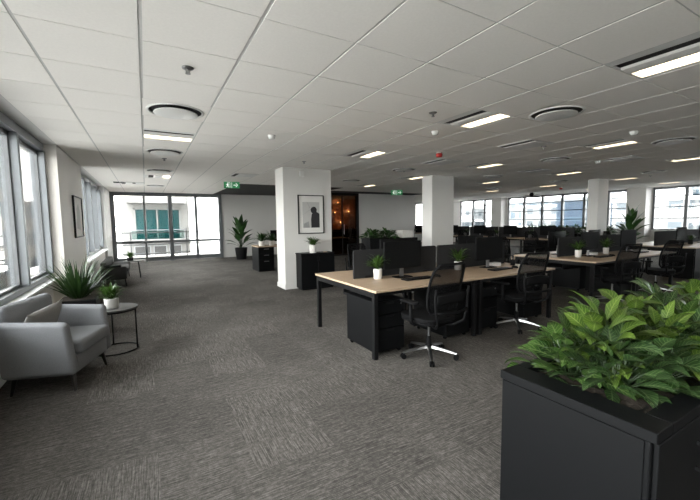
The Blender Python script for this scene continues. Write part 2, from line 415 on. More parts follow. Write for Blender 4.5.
# dim glazed room
S('wall_lounge_back', MB().box(6.2, 17.0, 0, 11.0, 17.15, 3), M['walnut'])
S('wall_lounge_side', MB().box(6.2, 13.3, 0, 6.26, 17.0, 3), M['walnut'])
S('wall_partition', MB().box(7.95, 13.2, 0, 11.0, 13.34, CH), M['pale'])
S('wall_partition_return', MB().box(10.86, 13.34, 0, 11.0, 18, CH), M['paint'])
w = tag(thing('window_4', None, None, (0, 0, 0)), kind='structure')
MB().box(6.2, 13.2, 0, 6.28, 13.3, CH, .004).box(7.87, 13.18, 0, 7.96, 13.34, CH, .004).box(6.2, 13.2, 2.5, 7.9, 13.3, CH, .004).box(6.2, 13.2, 0, 7.9, 13.3, .06, .004).box(7.16, 13.21, .06, 7.20, 13.28, 2.5).build('frame', M['black_metal'], w)
MB().box(6.28, 13.24, .06, 7.16, 13.25, 2.5).box(7.2, 13.24, .06, 7.87, 13.25, 2.5).build('pane', M['glass_smoke'], w)
MB().box(7.22, 13.17, .9, 7.24, 13.19, 1.3, .004).build('handle', M['chrome'], w)
S('wall_far', MB().box(11.0, 18, 0, 15.1, 18.15, 3).box(16.95, 18, 0, 17.5, 18.15, 3).box(15.1, 18, 0, 16.95, 18.15, .95).box(15.1, 18, 2.5, 16.95, 18.15, 3), M['paint'])
w = tag(thing('window_5', None, None, (0, 0, 0)), kind='structure')
MB().box(15.1, 18, .95, 15.17, 18.12, 2.5).box(16.88, 18, .95, 16.95, 18.12, 2.5).box(15.1, 18, .95, 16.95, 18.12, 1.0).box(15.1, 18, 2.45, 16.95, 18.12, 2.5).box(15.9, 18, 1, 15.96, 18.12, 2.45).build('frame', M['alu_dark'], w)
MB().box(15.17, 18.06, 1, 16.88, 18.07, 2.45).build('pane', M['glass_tint'], w)
# right wall
RX = 17.3
def right_window(name, y0, y1, mull):
    t = tag(thing(name, None, None, (0, 0, 0)), kind='structure')
    m = MB().box(RX, y0, .95, RX+.14, y1, 1.0).box(RX, y0, 2.52, RX+.14, y1, CH).box(RX, y0, 1, RX+.14, y0+.07, 2.55).box(RX, y1-.07, 1, RX+.14, y1, 2.55)
    m.build('frame', M['alu_dark'], t)
    ys = [y0+.035]+mull+[y1-.035]
    for y in mull: MB().box(RX-.02, y-.05, 1, RX+.12, y+.05, 2.52, .004).build('mullion', M['alu_dark'], t)
    for a, b in zip(ys, ys[1:]):
        MB().box(RX+.06, a, 1, RX+.068, b, 2.52).build('pane', M['glass_tint'], t)
        m2 = MB()
        for z in (1.40, 1.83, 2.24): m2.box(RX+.03, a, z-.017, RX+.10, b, z+.017)
        m2.build('transom', M['alu_dark'], t)
    MB().box(RX-.12, y0, .93, RX+.02, y1, .955, .004).build('sill', M['sill'], t)
right_window('window_6', 13.73, 16.3, [15.28, 14.42])
right_window('window_7', 7.04, 12.86, [11.9, 10.91, 9.92, 8.93, 7.95])
right_window('window_8', -3.2, 6.40, [5.39, 4.4, 3.4, 2.4, 1.4, .4, -.6, -1.6, -2.4])
S('wall_right', MB().box(RX, -4, 0, RX+.2, 18, .95).box(RX, 16.3, .95, RX+.2, 18, 3).box(RX, 12.86, .95, RX+.2, 13.73, 3).box(RX, 6.4, .95, RX+.2, 7.04, 3).box(RX, -4, .95, RX+.2, -3.2, 3).box(RX, -4, CH, RX+.2, 18, 3), M['paint'])
S('wall_right_pier', MB().box(16.75, 6.42, 0, RX, 7.06, CH).box(16.85, 12.95, 0, RX, 13.6, CH), M['paint'])
S('baseboard_right', MB().box(RX-.015, -4, 0, RX, 6.42, .1).box(16.735, 6.405, 0, 16.75, 7.06, .1).box(RX-.015, 7.06, 0, RX, 12.95, .1), M['paint'])
# columns
def column(x0, y0, x1, y1):
    t = tag(thing('column', None, None, (0, 0, 0)), kind='structure')
    MB().box(x0, y0, 0, x1, y1, CH, .006, 1).build('shaft', M['paint'], t)
    MB().box(x0-.014, y0-.014, 0, x1+.014, y1+.014, .10, .004).build('baseboard', M['paint'], t)
column(2.55, 7.30, 3.68, 7.80)
column(6.47, 7.05, 7.24, 7.44)
column(11.70, 5.65, 12.25, 5.95)

# ------------------------------------------------------------------ ceiling fittings
def make_light(vert=False):
    t = thing('ceiling_light', 'x', 'ceiling light')
    h = MB(); w = .2985
    h.box(-.3, -.297, 0, -.205, .297, .006).box(.265, -.297, 0, .3, .297, .006).box(-.105, -.297, 0, .265, -.285, .12).box(-.105, .285, 0, .265, .297, .12)
    h.box(-.209, -.297, 0, -.204, .297, .12).box(-.204, -.297, 0, -.105, -.285, .12).box(-.204, .285, 0, -.105, .297, .12).box(-.204, -.297, .115, -.1, .297, .12).box(.262, -.297, 0, .267, .297, .12).box(-.105, -.297, .115, .265, .297, .12)
    h.build('housing', M['white_plastic'], t)
    MB().box(-.203, -.285, .010, -.08, .285, .018).build('slot', M['dark_gap'], t)
    r = MB(); pr = [(-.105, .06), (-.10, .012), (-.07, -.004), (-.01, -.010), (.05, -.006), (.10, .006), (.13, .035), (.135, .07), (.13, .075), (-.10, .075)]
    A = [r.bm.verts.new((x, -.285, z)) for x, z in pr]; B = [r.bm.verts.new((x, .285, z)) for x, z in pr]
    for i in range(len(pr)): r.bm.faces.new((A[i], A[(i+1) % len(A)], B[(i+1) % len(A)], B[i]))
    r.bm.faces.new(A); r.bm.faces.new(B)
    r.build('reflector', M['reflector'], t)
    MB().box(.137, -.28, .035, .258, .28, .045).build('lens', M['lens'], t)
    return t
light0 = make_light()
def cell(k, j): return ((GX(k)+GX(k+1))/2, (GY(j)+GY(j+1))/2, CH)
ROWN = {-7: 'behind the nearest planter', -4: 'nearest the planter box', -1: 'over the front desk rows', 3: 'just past the front desk rows', 7: 'level with the square columns', 11: 'in the farthest row'}
COLN = {0: 'by the window lounge', 5: 'above the first desk bench', 10: 'above the second desk bench', 15: 'above the gap before the panel-fronted bench', 20: 'above the panel-fronted bench', 25: 'close to the city windows'}
for i, ((k, j), md) in enumerate(sorted(LIGHTS.items())):
    o = light0 if i == 0 else dup(light0, (0, 0, 0))
    o.location = cell(k, j); o.rotation_euler.z = pi/2 if md == 2 else 0
    o['group'] = 'recessed square ceiling lights'
    o['label'] = 'ceiling light %s, %s' % (COLN[k].replace('above', 'along'), ROWN[j])
def make_diff():
    t = thing('ceiling_diffuser', 'x', 'air diffuser')
    p = MB(); n = 40; P = []
    # square plate with round hole
    o_ = [p.bm.verts.new((.2985*max(-1, min(1, 1.42*cos(a))), .295*max(-1, min(1, 1.42*sin(a))), -.002)) for a in [2*pi*q/n for q in range(n)]]
    i_ = [p.bm.verts.new((.25*cos(a), .25*sin(a), -.002)) for a in [2*pi*q/n for q in range(n)]]
    for q in range(n): p.bm.faces.new((o_[q], o_[(q+1) % n], i_[(q+1) % n], i_[q]))
    p.build('plate', M['tile'], t)
    MB().lathe([(.268, 0), (.268, -.008), (.256, -.013), (.246, -.010), (.244, .0)], 48).build('flange', M['white_plastic'], t, smooth=True)
    MB().lathe([(.2505, -.0035), (.246, .004), (.0, .004)], 48).build('throat', M['dark_gap'], t)
    MB().lathe([(.05, .004), (.15, -.012), (.204, -.024), (.206, -.029), (.195, -.033), (0, -.036)], 48).build('disc', M['white_plastic'], t, smooth=True)
    return t
diff0 = make_diff()
DL = ['round white ceiling diffuser nearest the armchair, biggest by the window lounge', 'second round diffuser out from the armchair, behind the lone white strip light', 'third round diffuser along the window side aisle', 'last round diffuser before the glazed door wall',
      'round diffuser in a square plate above the front desks, beside the bright strip', 'round diffuser past the second desk bench, dark gap facing the camera', 'small round diffuser between the two columns over the aisle', 'round diffuser over the storage cabinets behind the first bench', 'round diffuser in front of the dim glazed room',
      'round diffuser above the panel-fronted bench', 'round diffuser above the long window-side bench', 'round diffuser close beside the strip light over the second bench', 'round diffuser ahead of the far window bench', 'round diffuser deepest in the city window corner']
for i, kj in enumerate(DIFFS):
    o = diff0 if i == 0 else dup(diff0, (0, 0, 0))
    o.location = cell(*kj); o['label'] = DL[i]; o['group'] = 'round ceiling diffusers'
def make_vent():
    t = thing('ceiling_vent', 'x', 'air vent')
    MB().box(-.29, -.29, -.014, .29, .29, -.007, .002).build('plate', M['white_plastic'], t)
    MB().box(-.25, -.27, -.016, -.17, .27, -.013).build('slot', M['dark_gap'], t)
    MB().box(-.14, -.27, -.022, .02, .27, -.013, .004).build('blade', M['reflector'], t)
    return t
vent0 = make_vent()
VL = ['unlit square air vent with a dark slot beside the front strip light', 'unlit square air vent past the second bench lights', 'unlit air vent behind the front strip light, before the second column', 'unlit air vent in front of the dark ceiling zone', 'unlit air vent between the second column and the city windows', 'black slotted air vent by the far left windows, near the glazed door', 'unlit air vent in the far corner of the city windows']
for i, kj in enumerate(VENTS):
    o = vent0 if i == 0 else dup(vent0, (0, 0, 0)); o.location = cell(*kj); o['label'] = VL[i]; o['group'] = 'square ceiling vents'
VL5 = thing('slot_diffuser', 'long black slot air outlet in the ceiling before the glazed doors', 'air vent', (-.44, 11.85, CH-.003))
MB().box(-.26, -.12, -.016, .26, .12, 0, .003).build('slot', M['dark_gap'], VL5)
def sprinkler():
    t = thing('sprinkler', 'x', 'sprinkler')
    MB().lathe([(.0, 0), (.042, 0), (.038, -.008), (.014, -.013), (0, -.013)], 20).build('cover_ring', M['chrome'], t, smooth=True)
    MB().tube([(0, 0, -.012), (0, 0, -.04)], .010, 10).lathe([(0, -.04), (.018, -.041), (.018, -.044), (0, -.045)], 14).tube([(.012, 0, -.014), (.012, 0, -.04)], .003, 6).tube([(-.012, 0, -.014), (-.012, 0, -.04)], .003, 6).build('head', M['chrome'], t)
    return t
sp0 = sprinkler()
for i, (x, y, l) in enumerate([(.33, 2.96, 'silver ceiling sprinkler alone in front of the big round diffuser'), (.35, 7.2, 'silver sprinkler between round diffusers over the window aisle'), (2.72, 2.96, 'silver sprinkler just before the first bench strip light'), (5.54, 3.5, 'silver sprinkler beside the unlit square vent'), (2.68, 6.44, 'small sprinkler close in front of the first column'), (5.2, 6.6, 'small sprinkler between the first and second columns'), (9.0, 4.9, 'silver sprinkler past the second bench strip light'), (12.2, 4.6, 'small sprinkler in front of the third column')]):
    o = sp0 if i == 0 else dup(sp0, (0, 0, 0)); o.location = (x, y, CH-.005); o['label'] = l; o['group'] = 'ceiling sprinklers'
def smoke(name='smoke_detector'):
    t = thing(name, 'x', 'smoke detector')
    MB().lathe([(0, 0), (.05, 0), (.052, -.012), (.046, -.018)], 24).build('base', M['white_plastic'], t, smooth=True)
    MB().lathe([(.046, -.018), (.04, -.042), (.025, -.05), (0, -.052)], 24).build('dome', M['white_plastic'], t, smooth=True)
    return t
sm0 = smoke()
for i, (x, y, l) in enumerate([(1.51, 4.71, 'white domed smoke detector on the ceiling ahead of the first column'), (5.71, 2.36, 'white domed smoke detector beside the second bench strip light'), (3.31, 3.56, 'flat white detector behind the first bench strip light'), (8.0, 3.9, 'white detector over the second desk bench')]):
    o = sm0 if i == 0 else dup(sm0, (0, 0, 0)); o.location = (x, y, CH-.005); o['label'] = l; o['group'] = 'ceiling smoke detectors'
a = thing('fire_alarm', 'red fire alarm sounder on the ceiling before the second column', 'fire alarm', (4.39, 4.62, CH-.005))
MB().lathe([(0, 0), (.05, 0), (.052, -.02), (.045, -.025), (0, -.025)], 24).build('base', M['white_plastic'], a, smooth=True)
MB().lathe([(0, -.024), (.052, -.024), (.055, -.05), (.048, -.08), (.02, -.085), (0, -.085)], 24).build('sounder', M['red'], a, smooth=True)
b = dup(a, (13.41, 7.76, CH-.005), label='far red fire alarm sounder near the city windows')
c = thing('ceiling_camera', 'small black dome camera hanging before the city windows', 'camera', (14.9, 9.9, CH-.005))
MB().lathe([(0, 0), (.06, 0), (.06, -.05), (0, -.05)], 20).build('mount', M['plastic'], c); MB().lathe([(0, -.05), (.09, -.05), (.09, -.10), (.06, -.15), (0, -.17)], 20).build('dome', M['plastic'], c, smooth=True)
dsp = thing('wall_sensor', 'small white sensor box high on the first column, above the framed portrait', 'sensor', (2.97, 7.30, 2.47))
MB().box(-.055, -.05, -.06, .055, 0, .06, .008).build('case', M['white_plastic'], dsp)
MB().box(-.03, -.055, -.04, .03, -.048, -.01, .003).build('window', M['white_plastic'], dsp)
def exit_sign(name, label, loc, w, rz):
    t = thing(name, label, 'exit sign', loc, rz); h = w*.42
    MB().box(-w/2, -.015, -h, w/2, .015, 0, .003).build('panel', M['sign_green'], t)
    MB().tube([(-w*.3, 0, 0), (-w*.3, 0, CH-loc[2])], .006, 6).tube([(w*.3, 0, 0), (w*.3, 0, CH-loc[2])], .006, 6).build('hanger', M['white_plastic'], t)
    def fl(poly, mb): mb.quad(*[(x*h, -.0165, -h+z*h) for x, z in poly])
    m = MB(); o = -.62     # running figure over a doorway
    m.lathe([(0, 0), (.075*h, 0)], 10); bmesh.ops.rotate(m.bm, verts=m.bm.verts, matrix=Matrix.Rotation(pi/2, 3, 'X')); bmesh.ops.translate(m.bm, verts=m.bm.verts, vec=((o+.06)*h, -.0165, -.22*h))
    for q in ([(-.10, .68), (.06, .70), (.10, .42), (-.06, .40)], [(-.06, .44), (.08, .44), (-.12, .14), (-.22, .20)], [(-.04, .46), (.10, .42), (.22, .28), (.14, .24)], [(.14, .28), (.22, .28), (.20, .12), (.13, .12)], [(-.10, .68), (-.26, .56), (-.22, .50), (-.08, .60)], [(.06, .70), (.24, .58), (.20, .53), (.04, .62)]):
        fl([(o+x, z) for x, z in q], m)
    for q in ([(.33, .10), (.39, .10), (.39, .90), (.33, .90)], [(-.05, .86), (.33, .86), (.33, .91), (-.05, .91)]): fl([(o+x, z) for x, z in q], m)
    m.build('running_figure', M['sign_white'], t)
    m = MB(); o = .55
    for q in ([(-.30, .44), (.12, .44), (.12, .56), (-.30, .56)], [(.02, .78), (.14, .78), (.38, .50), (.26, .50)], [(.26, .50), (.38, .50), (.14, .22), (.02, .22)]): fl([(o+x, z) for x, z in q], m)
    fl([(-.03, .04), (.03, .04), (.03, .96), (-.03, .96)], m)
    m.build('arrow', M['sign_white'], t)
exit_sign('exit_sign', 'green exit sign with running figure and arrow, above the tall palm', (2.15, 10.4, 2.575), .42, RAD(-12))
exit_sign('exit_sign', 'smaller green exit sign over the pale partition wall', (8.32, 11.0, 2.585), .44, RAD(-36))
# ------------------------------------------------------------------ desks
DH = .74
def bench(name, label, x0, y0, n, w=1.56, depth=.75, div0=.2, panel_front=False):
    t = thing(name, label, 'desk', (x0, y0, 0)); L = n*w; D = depth*2
    for i in range(n):
        for r in range(2):
            MB().box(i*w+(.0015 if i else 0), r*depth+(.0015 if r else 0), DH-.025, (i+1)*w-.0015, (r+1)*depth-(.0015 if r == 0 else 0), DH, .002, 1).build('tabletop', M['oak'], t)
    legs = []
    for i in range(n+1):
        xs = [i*w+(.03 if i == 0 else -.03)] if i in (0, n) else [i*w-.05, i*w+.05]
        for x in xs:
            for y in (.06, D-.06): MB().box(x-.025, y-.025, 0, x+.025, y+.025, DH-.085, .003, 1).build('leg', M['black_metal'], t)
            MB().box(x-.025, .035, DH-.085, x+.025, D-.035, DH-.0255, .003, 1).build('end_beam', M['black_metal'], t)
    for y in (.12, D-.12): MB().box(.055, y-.02, DH-.08, L-.055, y+.02, DH-.0255, .002, 1).build('rail', M['black_metal'], t)
    MB().box(.12, depth-.16, DH-.20, L-.12, depth+.16, DH-.17, .004).box(.12, depth-.16, DH-.20, L-.12, depth-.15, DH-.10).box(.12, depth+.15, DH-.20, L-.12, depth+.16, DH-.10).build('cable_tray', M['black_metal'], t)
    for i in range(n):
        a = i*w+(div0 if i == 0 else .015); b = (i+1)*w-(.015 if i < n-1 else .1)
        m = MB(); m.prism(rrect(a, DH-.06, b, DH+.355, .03, 4), -.013, .013)
        bmesh.ops.rotate(m.bm, verts=m.bm.verts, matrix=Matrix.Rotation(pi/2, 3, 'X')); bmesh.ops.translate(m.bm, verts=m.bm.verts, vec=(0, depth+.04, 0))
        m.build('divider_screen', M['divider'], t, angle=30)
        for x in (a+.2, b-.2): MB().box(x-.04, depth+.018, DH, x+.04, depth+.062, DH+.03, .004).build('screen_clamp', M['black_metal'], t)
    if panel_front:
        MB().box(.02, .0, .0, L-.02, .02, DH-.026, .002, 1).build('front_panel', M['charcoal'], t)
        MB().box(.0, .02, .0, .02, .6, DH-.026, .002, 1).build('side_panel', M['charcoal'], t)
    return t
bench('desk_bench', 'long oak topped desk bench with grey divider screens, nearest the square column and chairs', 2.0, 3.0, 2)
bench('desk_bench', 'second oak desk bench with light divider end, between the rear two mesh chairs', 6.33, 3.05, 2, div0=.28)
bench('desk_bench', 'farther oak desk bench with closed charcoal front panel, by the city windows', 10.95, 3.2, 2, div0=.05, panel_front=True)

# ------------------------------------------------------------------ pedestals
def pedestal():
    t = thing('mobile_pedestal', 'x', 'drawer unit')
    MB().box(-.2, 0, .045, .2, .58, .60, .004, 1).build('body', M['charcoal'], t)
    z = .045
    for hgt in (.255, .15, .14):
        d = MB().box(-.196, -.018, z+.003, .196, 0, z+hgt-.003, .003, 1).build('drawer', M['charcoal'], t)
        hz = z+hgt-.022
        MB().box(-.055, -.0215, hz-.012, .055, -.017, hz+.008, .002, 1).box(-.055, -.027, hz+.003, .055, -.0205, hz+.010, .001, 1).build('handle', M['black_metal'], d)
        z += hgt+.002
    MB().lathe([(0, 0), (.011, 0), (.011, .004), (0, .004)], 14).build('lock', M['chrome'], t, loc=(.15, -.02, .55)).rotation_euler.x = pi/2
    for x in (-.16, .16):
        for y in (.04, .53):
            MB().tube([(x, y-.011, .022), (x, y+.011, .022)], .022, 12).box(x-.012, y-.012, .03, x+.012, y+.012, .046).build('caster', M['plastic'], t)
    return t
p0 = pedestal(); p0.location = (2.25, 3.12, 0); p0['label'] = 'charcoal three drawer pedestal under the free end of the first desk bench'; p0['group'] = 'drawer pedestals under the desks'
for x, y, l in [(3.28, 3.12, 'drawer pedestal under the first bench, just before its middle legs'), (3.80, 3.12, 'drawer pedestal under the first bench, just past its middle legs'), (4.82, 3.14, 'drawer pedestal at the far end of the first desk bench'), (7.62, 3.17, 'drawer pedestal under the second desk bench before its middle legs')]:
    dup(p0, (x, y, 0), label=l)
p5 = dup(p0, (7.62, 4.43, 0), pi, label='drawer pedestal facing away under the back side of the second desk bench')

# ------------------------------------------------------------------ task chairs
def task_chair():
    t = thing('task_chair', 'x', 'office chair')
    for k in range(5):
        a = 2*pi*k/5+.3; c, s = cos(a), sin(a); n = Vector((-s, c, 0))
        m = MB(); rows = []
        for r, z, w, h in ((.025, .118, .026, .030), (.12, .105, .022, .026), (.22, .088, .018, .020), (.31, .070, .014, .014)):
            p = Vector((r*c, r*s, z)); rows.append([m.bm.verts.new(p+n*w*u+Vector((0, 0, h*v*.5))) for u, v in ((-1, -1), (1, -1), (.7, 1), (-.7, 1))])
        for A, B in zip(rows, rows[1:]):
            for q in range(4): m.bm.faces.new((A[q], A[(q+1) % 4], B[(q+1) % 4], B[q]))
        m.bm.faces.new(rows[0]); m.bm.faces.new(rows[-1])
        lg = m.build('base_leg', M['chrome'], t, angle=40)
        m = MB()
        for u in (-.016, .016): m.tube([Vector((.305*c, .305*s, .029))+n*(u-.009), Vector((.305*c, .305*s, .029))+n*(u+.009)], .029, 14)
        m.tube([(.305*c, .305*s, .03), (.305*c, .305*s, .066)], .009, 8)
        m.build('caster', M['plastic'], lg, angle=40)
    MB().lathe([(0, .095), (.038, .095), (.040, .13), (.030, .15), (.026, .24), (0, .24)], 20).build('hub', M['plastic'], t, angle=40)
    MB().tube([(0, 0, .23), (0, 0, .38)], .014, 14).build('gas_lift', M['chrome'], t, angle=40)
    MB().box(-.10, -.17, .375, .10, .12, .425, .015).tube([(.05, .03, .40), (.26, .06, .395)], .008, 8).box(.22, .045, .385, .29, .08, .403, .006).build('mechanism', M['plastic'], t, angle=40)
    m = MB(); m.prism(rrect(-.245, -.23, .245, .25, .10, 6), .425, .45).prism(rrect(-.25, -.235, .25, .255, .11, 6), .45, .495)
    se = m.build('seat', M['chair_fabric'], t, angle=40); bv = se.modifiers.new('b', 'BEVEL'); bv.width = .014; bv.segments = 3; bv.limit_method = 'ANGLE'
    # back: curved frame with mesh
    def bp(u, v):   # u -1..1, v 0..1
        w = .205+.03*sin(pi*min(1, v*.9+.1)); z = .56+v*.53
        y = -.262-.115*v-.03*sin(pi*v)*-1 - .0 + .045*u*u*-1*(-1)
        return Vector((u*w, y, z))
    loop = []
    for i in range(9): loop.append(bp(-.86+1.72*i/8, 0))
    for i in range(1, 10): loop.append(bp(1, .06+.88*i/9.5))
    for i in range(9): loop.append(bp(.86-1.72*i/8, 1))
    for i in range(1, 10): loop.append(bp(-1, .94-.88*i/9.5))
    loop.append(loop[0].copy()); loop.append(loop[1].copy())
    MB().tube(loop, .0145, 8).build('back_frame', M['plastic'], t, smooth=True)
    m = MB(); g = [[m.bm.verts.new(bp(-.97+1.94*i/10, .01+.98*j/10)) for i in range(11)] for j in range(11)]
    for j in range(10):
        for i in range(10): m.bm.faces.new((g[j][i], g[j][i+1], g[j+1][i+1], g[j+1][i]))
    bm_ = m.build('back_mesh', M['mesh'], t, smooth=True); so = bm_.modifiers.new('s', 'SOLIDIFY'); so.thickness = .004
    m = MB()
    for s in (-1, 1):
        m.tube([(s*.07, -.12, .40), (s*.13, -.24, .405), (s*.19, -.335, .47), (s*.222, -.345, .58), (s*.236, -.34, .72), (s*.236, -.355, .84)], .018, 8, r2=.012)
    m.tube([(-.225, -.345, .60), (-.12, -.372, .585), (0, -.378, .58), (.12, -.372, .585), (.225, -.345, .60)], .014, 8)
    m.build('back_support', M['plastic'], t, smooth=True)
    m = MB(); g = []
    for j in range(5):
        g.append([m.bm.verts.new((-.20+.4*i/8, -.335-.02*(1-((i-4)/4)**2)-.004*j, .68+.115*j/4-.02*((i-4)/4)**2)) for i in range(9)])
    for j in range(4):
        for i in range(8): m.bm.faces.new((g[j][i], g[j][i+1], g[j+1][i+1], g[j+1][i]))
    lb = m.build('lumbar_pad', M['plastic'], t, smooth=True); so = lb.modifiers.new('s', 'SOLIDIFY'); so.thickness = .018
    for s in (-1, 1):
        m = MB(); m.tube([(s*.10, -.03, .415), (s*.24, -.03, .412), (s*.285, -.03, .44), (s*.29, -.03, .50), (s*.285, -.02, .655)], .019, 10)
        ar = m.build('armrest', M['plastic'], t, smooth=True)
        m = MB(); m.prism(rrect(s*.285-.045, -.13, s*.285+.045, .13, .04, 5), .653, .678); q = m.build('arm_pad', M['chair_fabric'], ar, angle=40)
        bv = q.modifiers.new('b', 'BEVEL'); bv.width = .008; bv.segments = 2; bv.limit_method = 'ANGLE'
    return t
ch0 = task_chair(); ch0.scale = (.94, .94, .945)
CHG = 'black mesh office chairs around the desks'
chairs = [(2.57, 2.84, .02, 'black mesh office chair at the first desk, nearest the camera'),
          (4.26, 3.0, -.15, 'black mesh office chair second along the first bench, beside the leafy planter'),
          (6.82, 3.02, -.25, 'black mesh office chair at the near desk of the second bench'),
          (8.42, 3.0, -.30, 'black mesh office chair at the far end of the second bench, clear of the desk'),
          (3.35, 5.3, pi+.1, 'office chair behind the first divider screen, facing the camera near the column cabinet'),
          (4.45, 5.25, pi-.2, 'office chair tucked on the rear side of the first bench'),
          (7.35, 5.25, pi+.2, 'office chair tucked on the rear side of the second bench'),
          (11.75, 5.55, pi*.62, 'lone office chair in profile by the city window pier, behind the closed panel bench')]
for i, (x, y, r, l) in enumerate(chairs):
    o = ch0 if i == 0 else dup(ch0, (0, 0, 0)); o.location = (x, y, 0); o.rotation_euler.z = r; o['label'] = l; o['group'] = CHG

# long window bench on the city side, running away from the camera
LB = 11.75
def window_bench():
    t = thing('window_bench', 'long oak desk bench running below the city windows, full of dark screens', 'desk', (LB, 6.7, 0))
    for i in range(4):
        for r in range(2): MB().box(r*.75, i*1.5+.0015, DH-.025, r*.75+.749, (i+1)*1.5-.0015, DH, .002, 1).build('tabletop', M['oak'], t)
    for i in range(5):
        y = i*1.5+(.04 if i == 0 else (-.04 if i == 4 else 0))
        for x in (.06, 1.44): MB().box(x-.025, y-.025, 0, x+.025, y+.025, DH-.026).build('leg', M['black_metal'], t)
        if i < 4:
            MB().box(.737, i*1.5+.02, DH-.06, .763, (i+1)*1.5-.02, DH+.40, .004).build('divider_screen', M['divider'], t)
    for x in (.1, 1.4): MB().box(x-.02, .06, DH-.08, x+.02, 5.94, DH-.026).build('rail', M['black_metal'], t)
window_bench()
for i, (y, r) in enumerate([(7.4, .1), (8.9, -.15), (10.4, .2), (11.9, 0)]):
    dup(ch0, (LB-.35, y, 0), -pi/2+r, ['office chair at the window-side bench, nearest end', 'office chair second along the window-side bench', 'office chair third along the window-side bench', 'office chair at the deepest end of the window-side bench'][i], CHG)

# second far bench, deeper, behind the second column
def far_bench(x0, y0, n, label):
    t = thing('window_bench', label, 'desk', (x0, y0, 0))
    for i in range(n):
        MB().box(0, i*1.5+.0015, DH-.025, .75, (i+1)*1.5-.0015, DH, .002, 1).build('tabletop', M['oak'], t)
        MB().box(.75, i*1.5+.02, DH-.06, .776, (i+1)*1.5-.02, DH+.42, .004).build('divider_screen', M['divider'], t)
    for i in range(n+1):
        y = i*1.5+(.04 if i == 0 else (-.04 if i == n else 0))
        for x in (.06, .69): MB().box(x-.025, y-.025, 0, x+.025, y+.025, DH-.026).build('leg', M['black_metal'], t)
    return t
far_bench(12.6, 13.0, 2, 'deepest oak desk below the farthest window group, past the second column')

# ------------------------------------------------------------------ screens, keyboards
def monitor(double=False):
    t = thing('monitor', 'x', 'monitor')
    m = MB().box(-.29, -.012, .115, .29, .012, .455, .006, 2).box(-.12, .012, .18, .12, .035, .38, .008)
    m.build('housing', M['plastic'], t, angle=40)
    MB().box(-.283, -.0135, .13, .283, -.0115, .448).build('display', M['screen'], t)
    MB().box(-.03, .015, .008, .03, .035, .28, .004).build('stand', M['chrome'], t)
    MB().prism(rrect(-.12, -.07, .12, .09, .03, 4), 0, .009).build('foot', M['plastic'], t)
    return t
mo0 = monitor()
MG = 'dark flat monitors on the desks'
mons = [(2.80, 3.58, 0, 'blank black monitor on the first desk, facing the nearest mesh chair'), (4.41, 3.58, 0, 'blank black monitor on the second desk of the first bench'),
        (7.22, 3.6, 0, 'blank monitor on the near desk of the second bench, beside a white potted plant'), (8.75, 3.62, -.05, 'blank monitor at the far desk of the second bench'),
        (3.1, 4.1, pi, 'monitor facing away behind the first divider screen'), (4.6, 4.1, pi, 'second monitor facing away behind the first bench dividers'),
        (7.1, 4.15, pi, 'monitor facing away behind the second bench divider'), (8.5, 4.15, pi+.1, 'monitor facing away at the far rear desk of the second bench'),
        (11.75, 3.72, 0, 'monitor on the panel-fronted bench beside its near end'), (13.2, 3.72, 0, 'monitor farther along the panel-fronted bench'),
        (12.2, 7.45, -pi/2, 'small distant monitor at the nearest seat of the window bench'), (12.2, 8.95, -pi/2, 'small distant monitor second along the window bench'), (12.2, 10.4, -pi/2, 'small distant monitor third along the window bench'), (12.2, 11.9, -pi/2, 'small distant monitor last along the window bench')]
for i, (x, y, r, l) in enumerate(mons):
    o = mo0 if i == 0 else dup(mo0, (0, 0, 0)); o.location = (x, y, DH); o.rotation_euler.z = r; o['label'] = l; o['group'] = MG
def keyboard():
    t = thing('keyboard', 'x', 'keyboard')
    MB().prism(rrect(-.215, -.065, .215, .065, .012, 3), 0, .014).build('case', M['plastic'], t)
    m = MB()
    for r in range(5):
        for c in range(15): m.box(-.205+c*.0274, -.056+r*.0225, .013, -.205+c*.0274+.023, -.056+r*.0225+.019, .018)
    m.build('keys', M['black_metal'], t)
    return t
kb0 = keyboard()
for i, (x, y, l) in enumerate([(2.86, 3.36, 'flat black keyboard in front of the first monitor'), (4.36, 3.34, 'flat black keyboard in front of the second monitor'), (7.25, 3.38, 'black keyboard on the near desk of the second bench'), (8.75, 3.38, 'black keyboard at the far desk of the second bench')]):
    o = kb0 if i == 0 else dup(kb0, (0, 0, 0)); o.location = (x, y, DH); o.rotation_euler.z = .06*(i % 2); o['label'] = l; o['group'] = 'black keyboards on the desks'
def mouse():
    t = thing('computer_mouse', 'x', 'mouse')
    m = MB(); m.lathe([(.034, 0), (.035, .008), (.030, .02), (.018, .029), (0, .032)], 18); m.bm.transform(Matrix.Diagonal((.85, 1.6, 1, 1)))
    m.build('shell', M['plastic'], t, smooth=True)
    MB().tube([(-.004, .03, .027), (.004, .03, .027)], .007, 10).build('scroll_wheel', M['black_metal'], t)
    return t
ms0 = mouse()
for i, (x, y, l) in enumerate([(3.18, 3.36, 'black mouse beside the first keyboard'), (4.68, 3.34, 'black mouse beside the second keyboard'), (7.57, 3.38, 'black mouse on the near desk of the second bench')]):
    o = ms0 if i == 0 else dup(ms0, (0, 0, 0)); o.location = (x, y, DH); o['label'] = l; o['group'] = 'computer mice'
nb = thing('paper_stack', 'white block of paper under the second monitor', 'paper', (4.62, 3.66, DH)); MB().box(-.09, -.06, 0, .09, .06, .05, .003).build('sheets', M['paper'], nb)
nb2 = dup(nb, (7.48, 3.68, DH), label='white block of paper beside the monitor on the second bench')
cp = thing('pen_cup', 'small dark pen cup beside the paper on the first bench', 'pen cup', (4.92, 3.55, DH))
MB().lathe([(0, 0), (.035, 0), (.037, .09), (.033, .09), (.031, .006), (0, .006)], 20).build('cup', M['pot_dark'], cp, smooth=True)
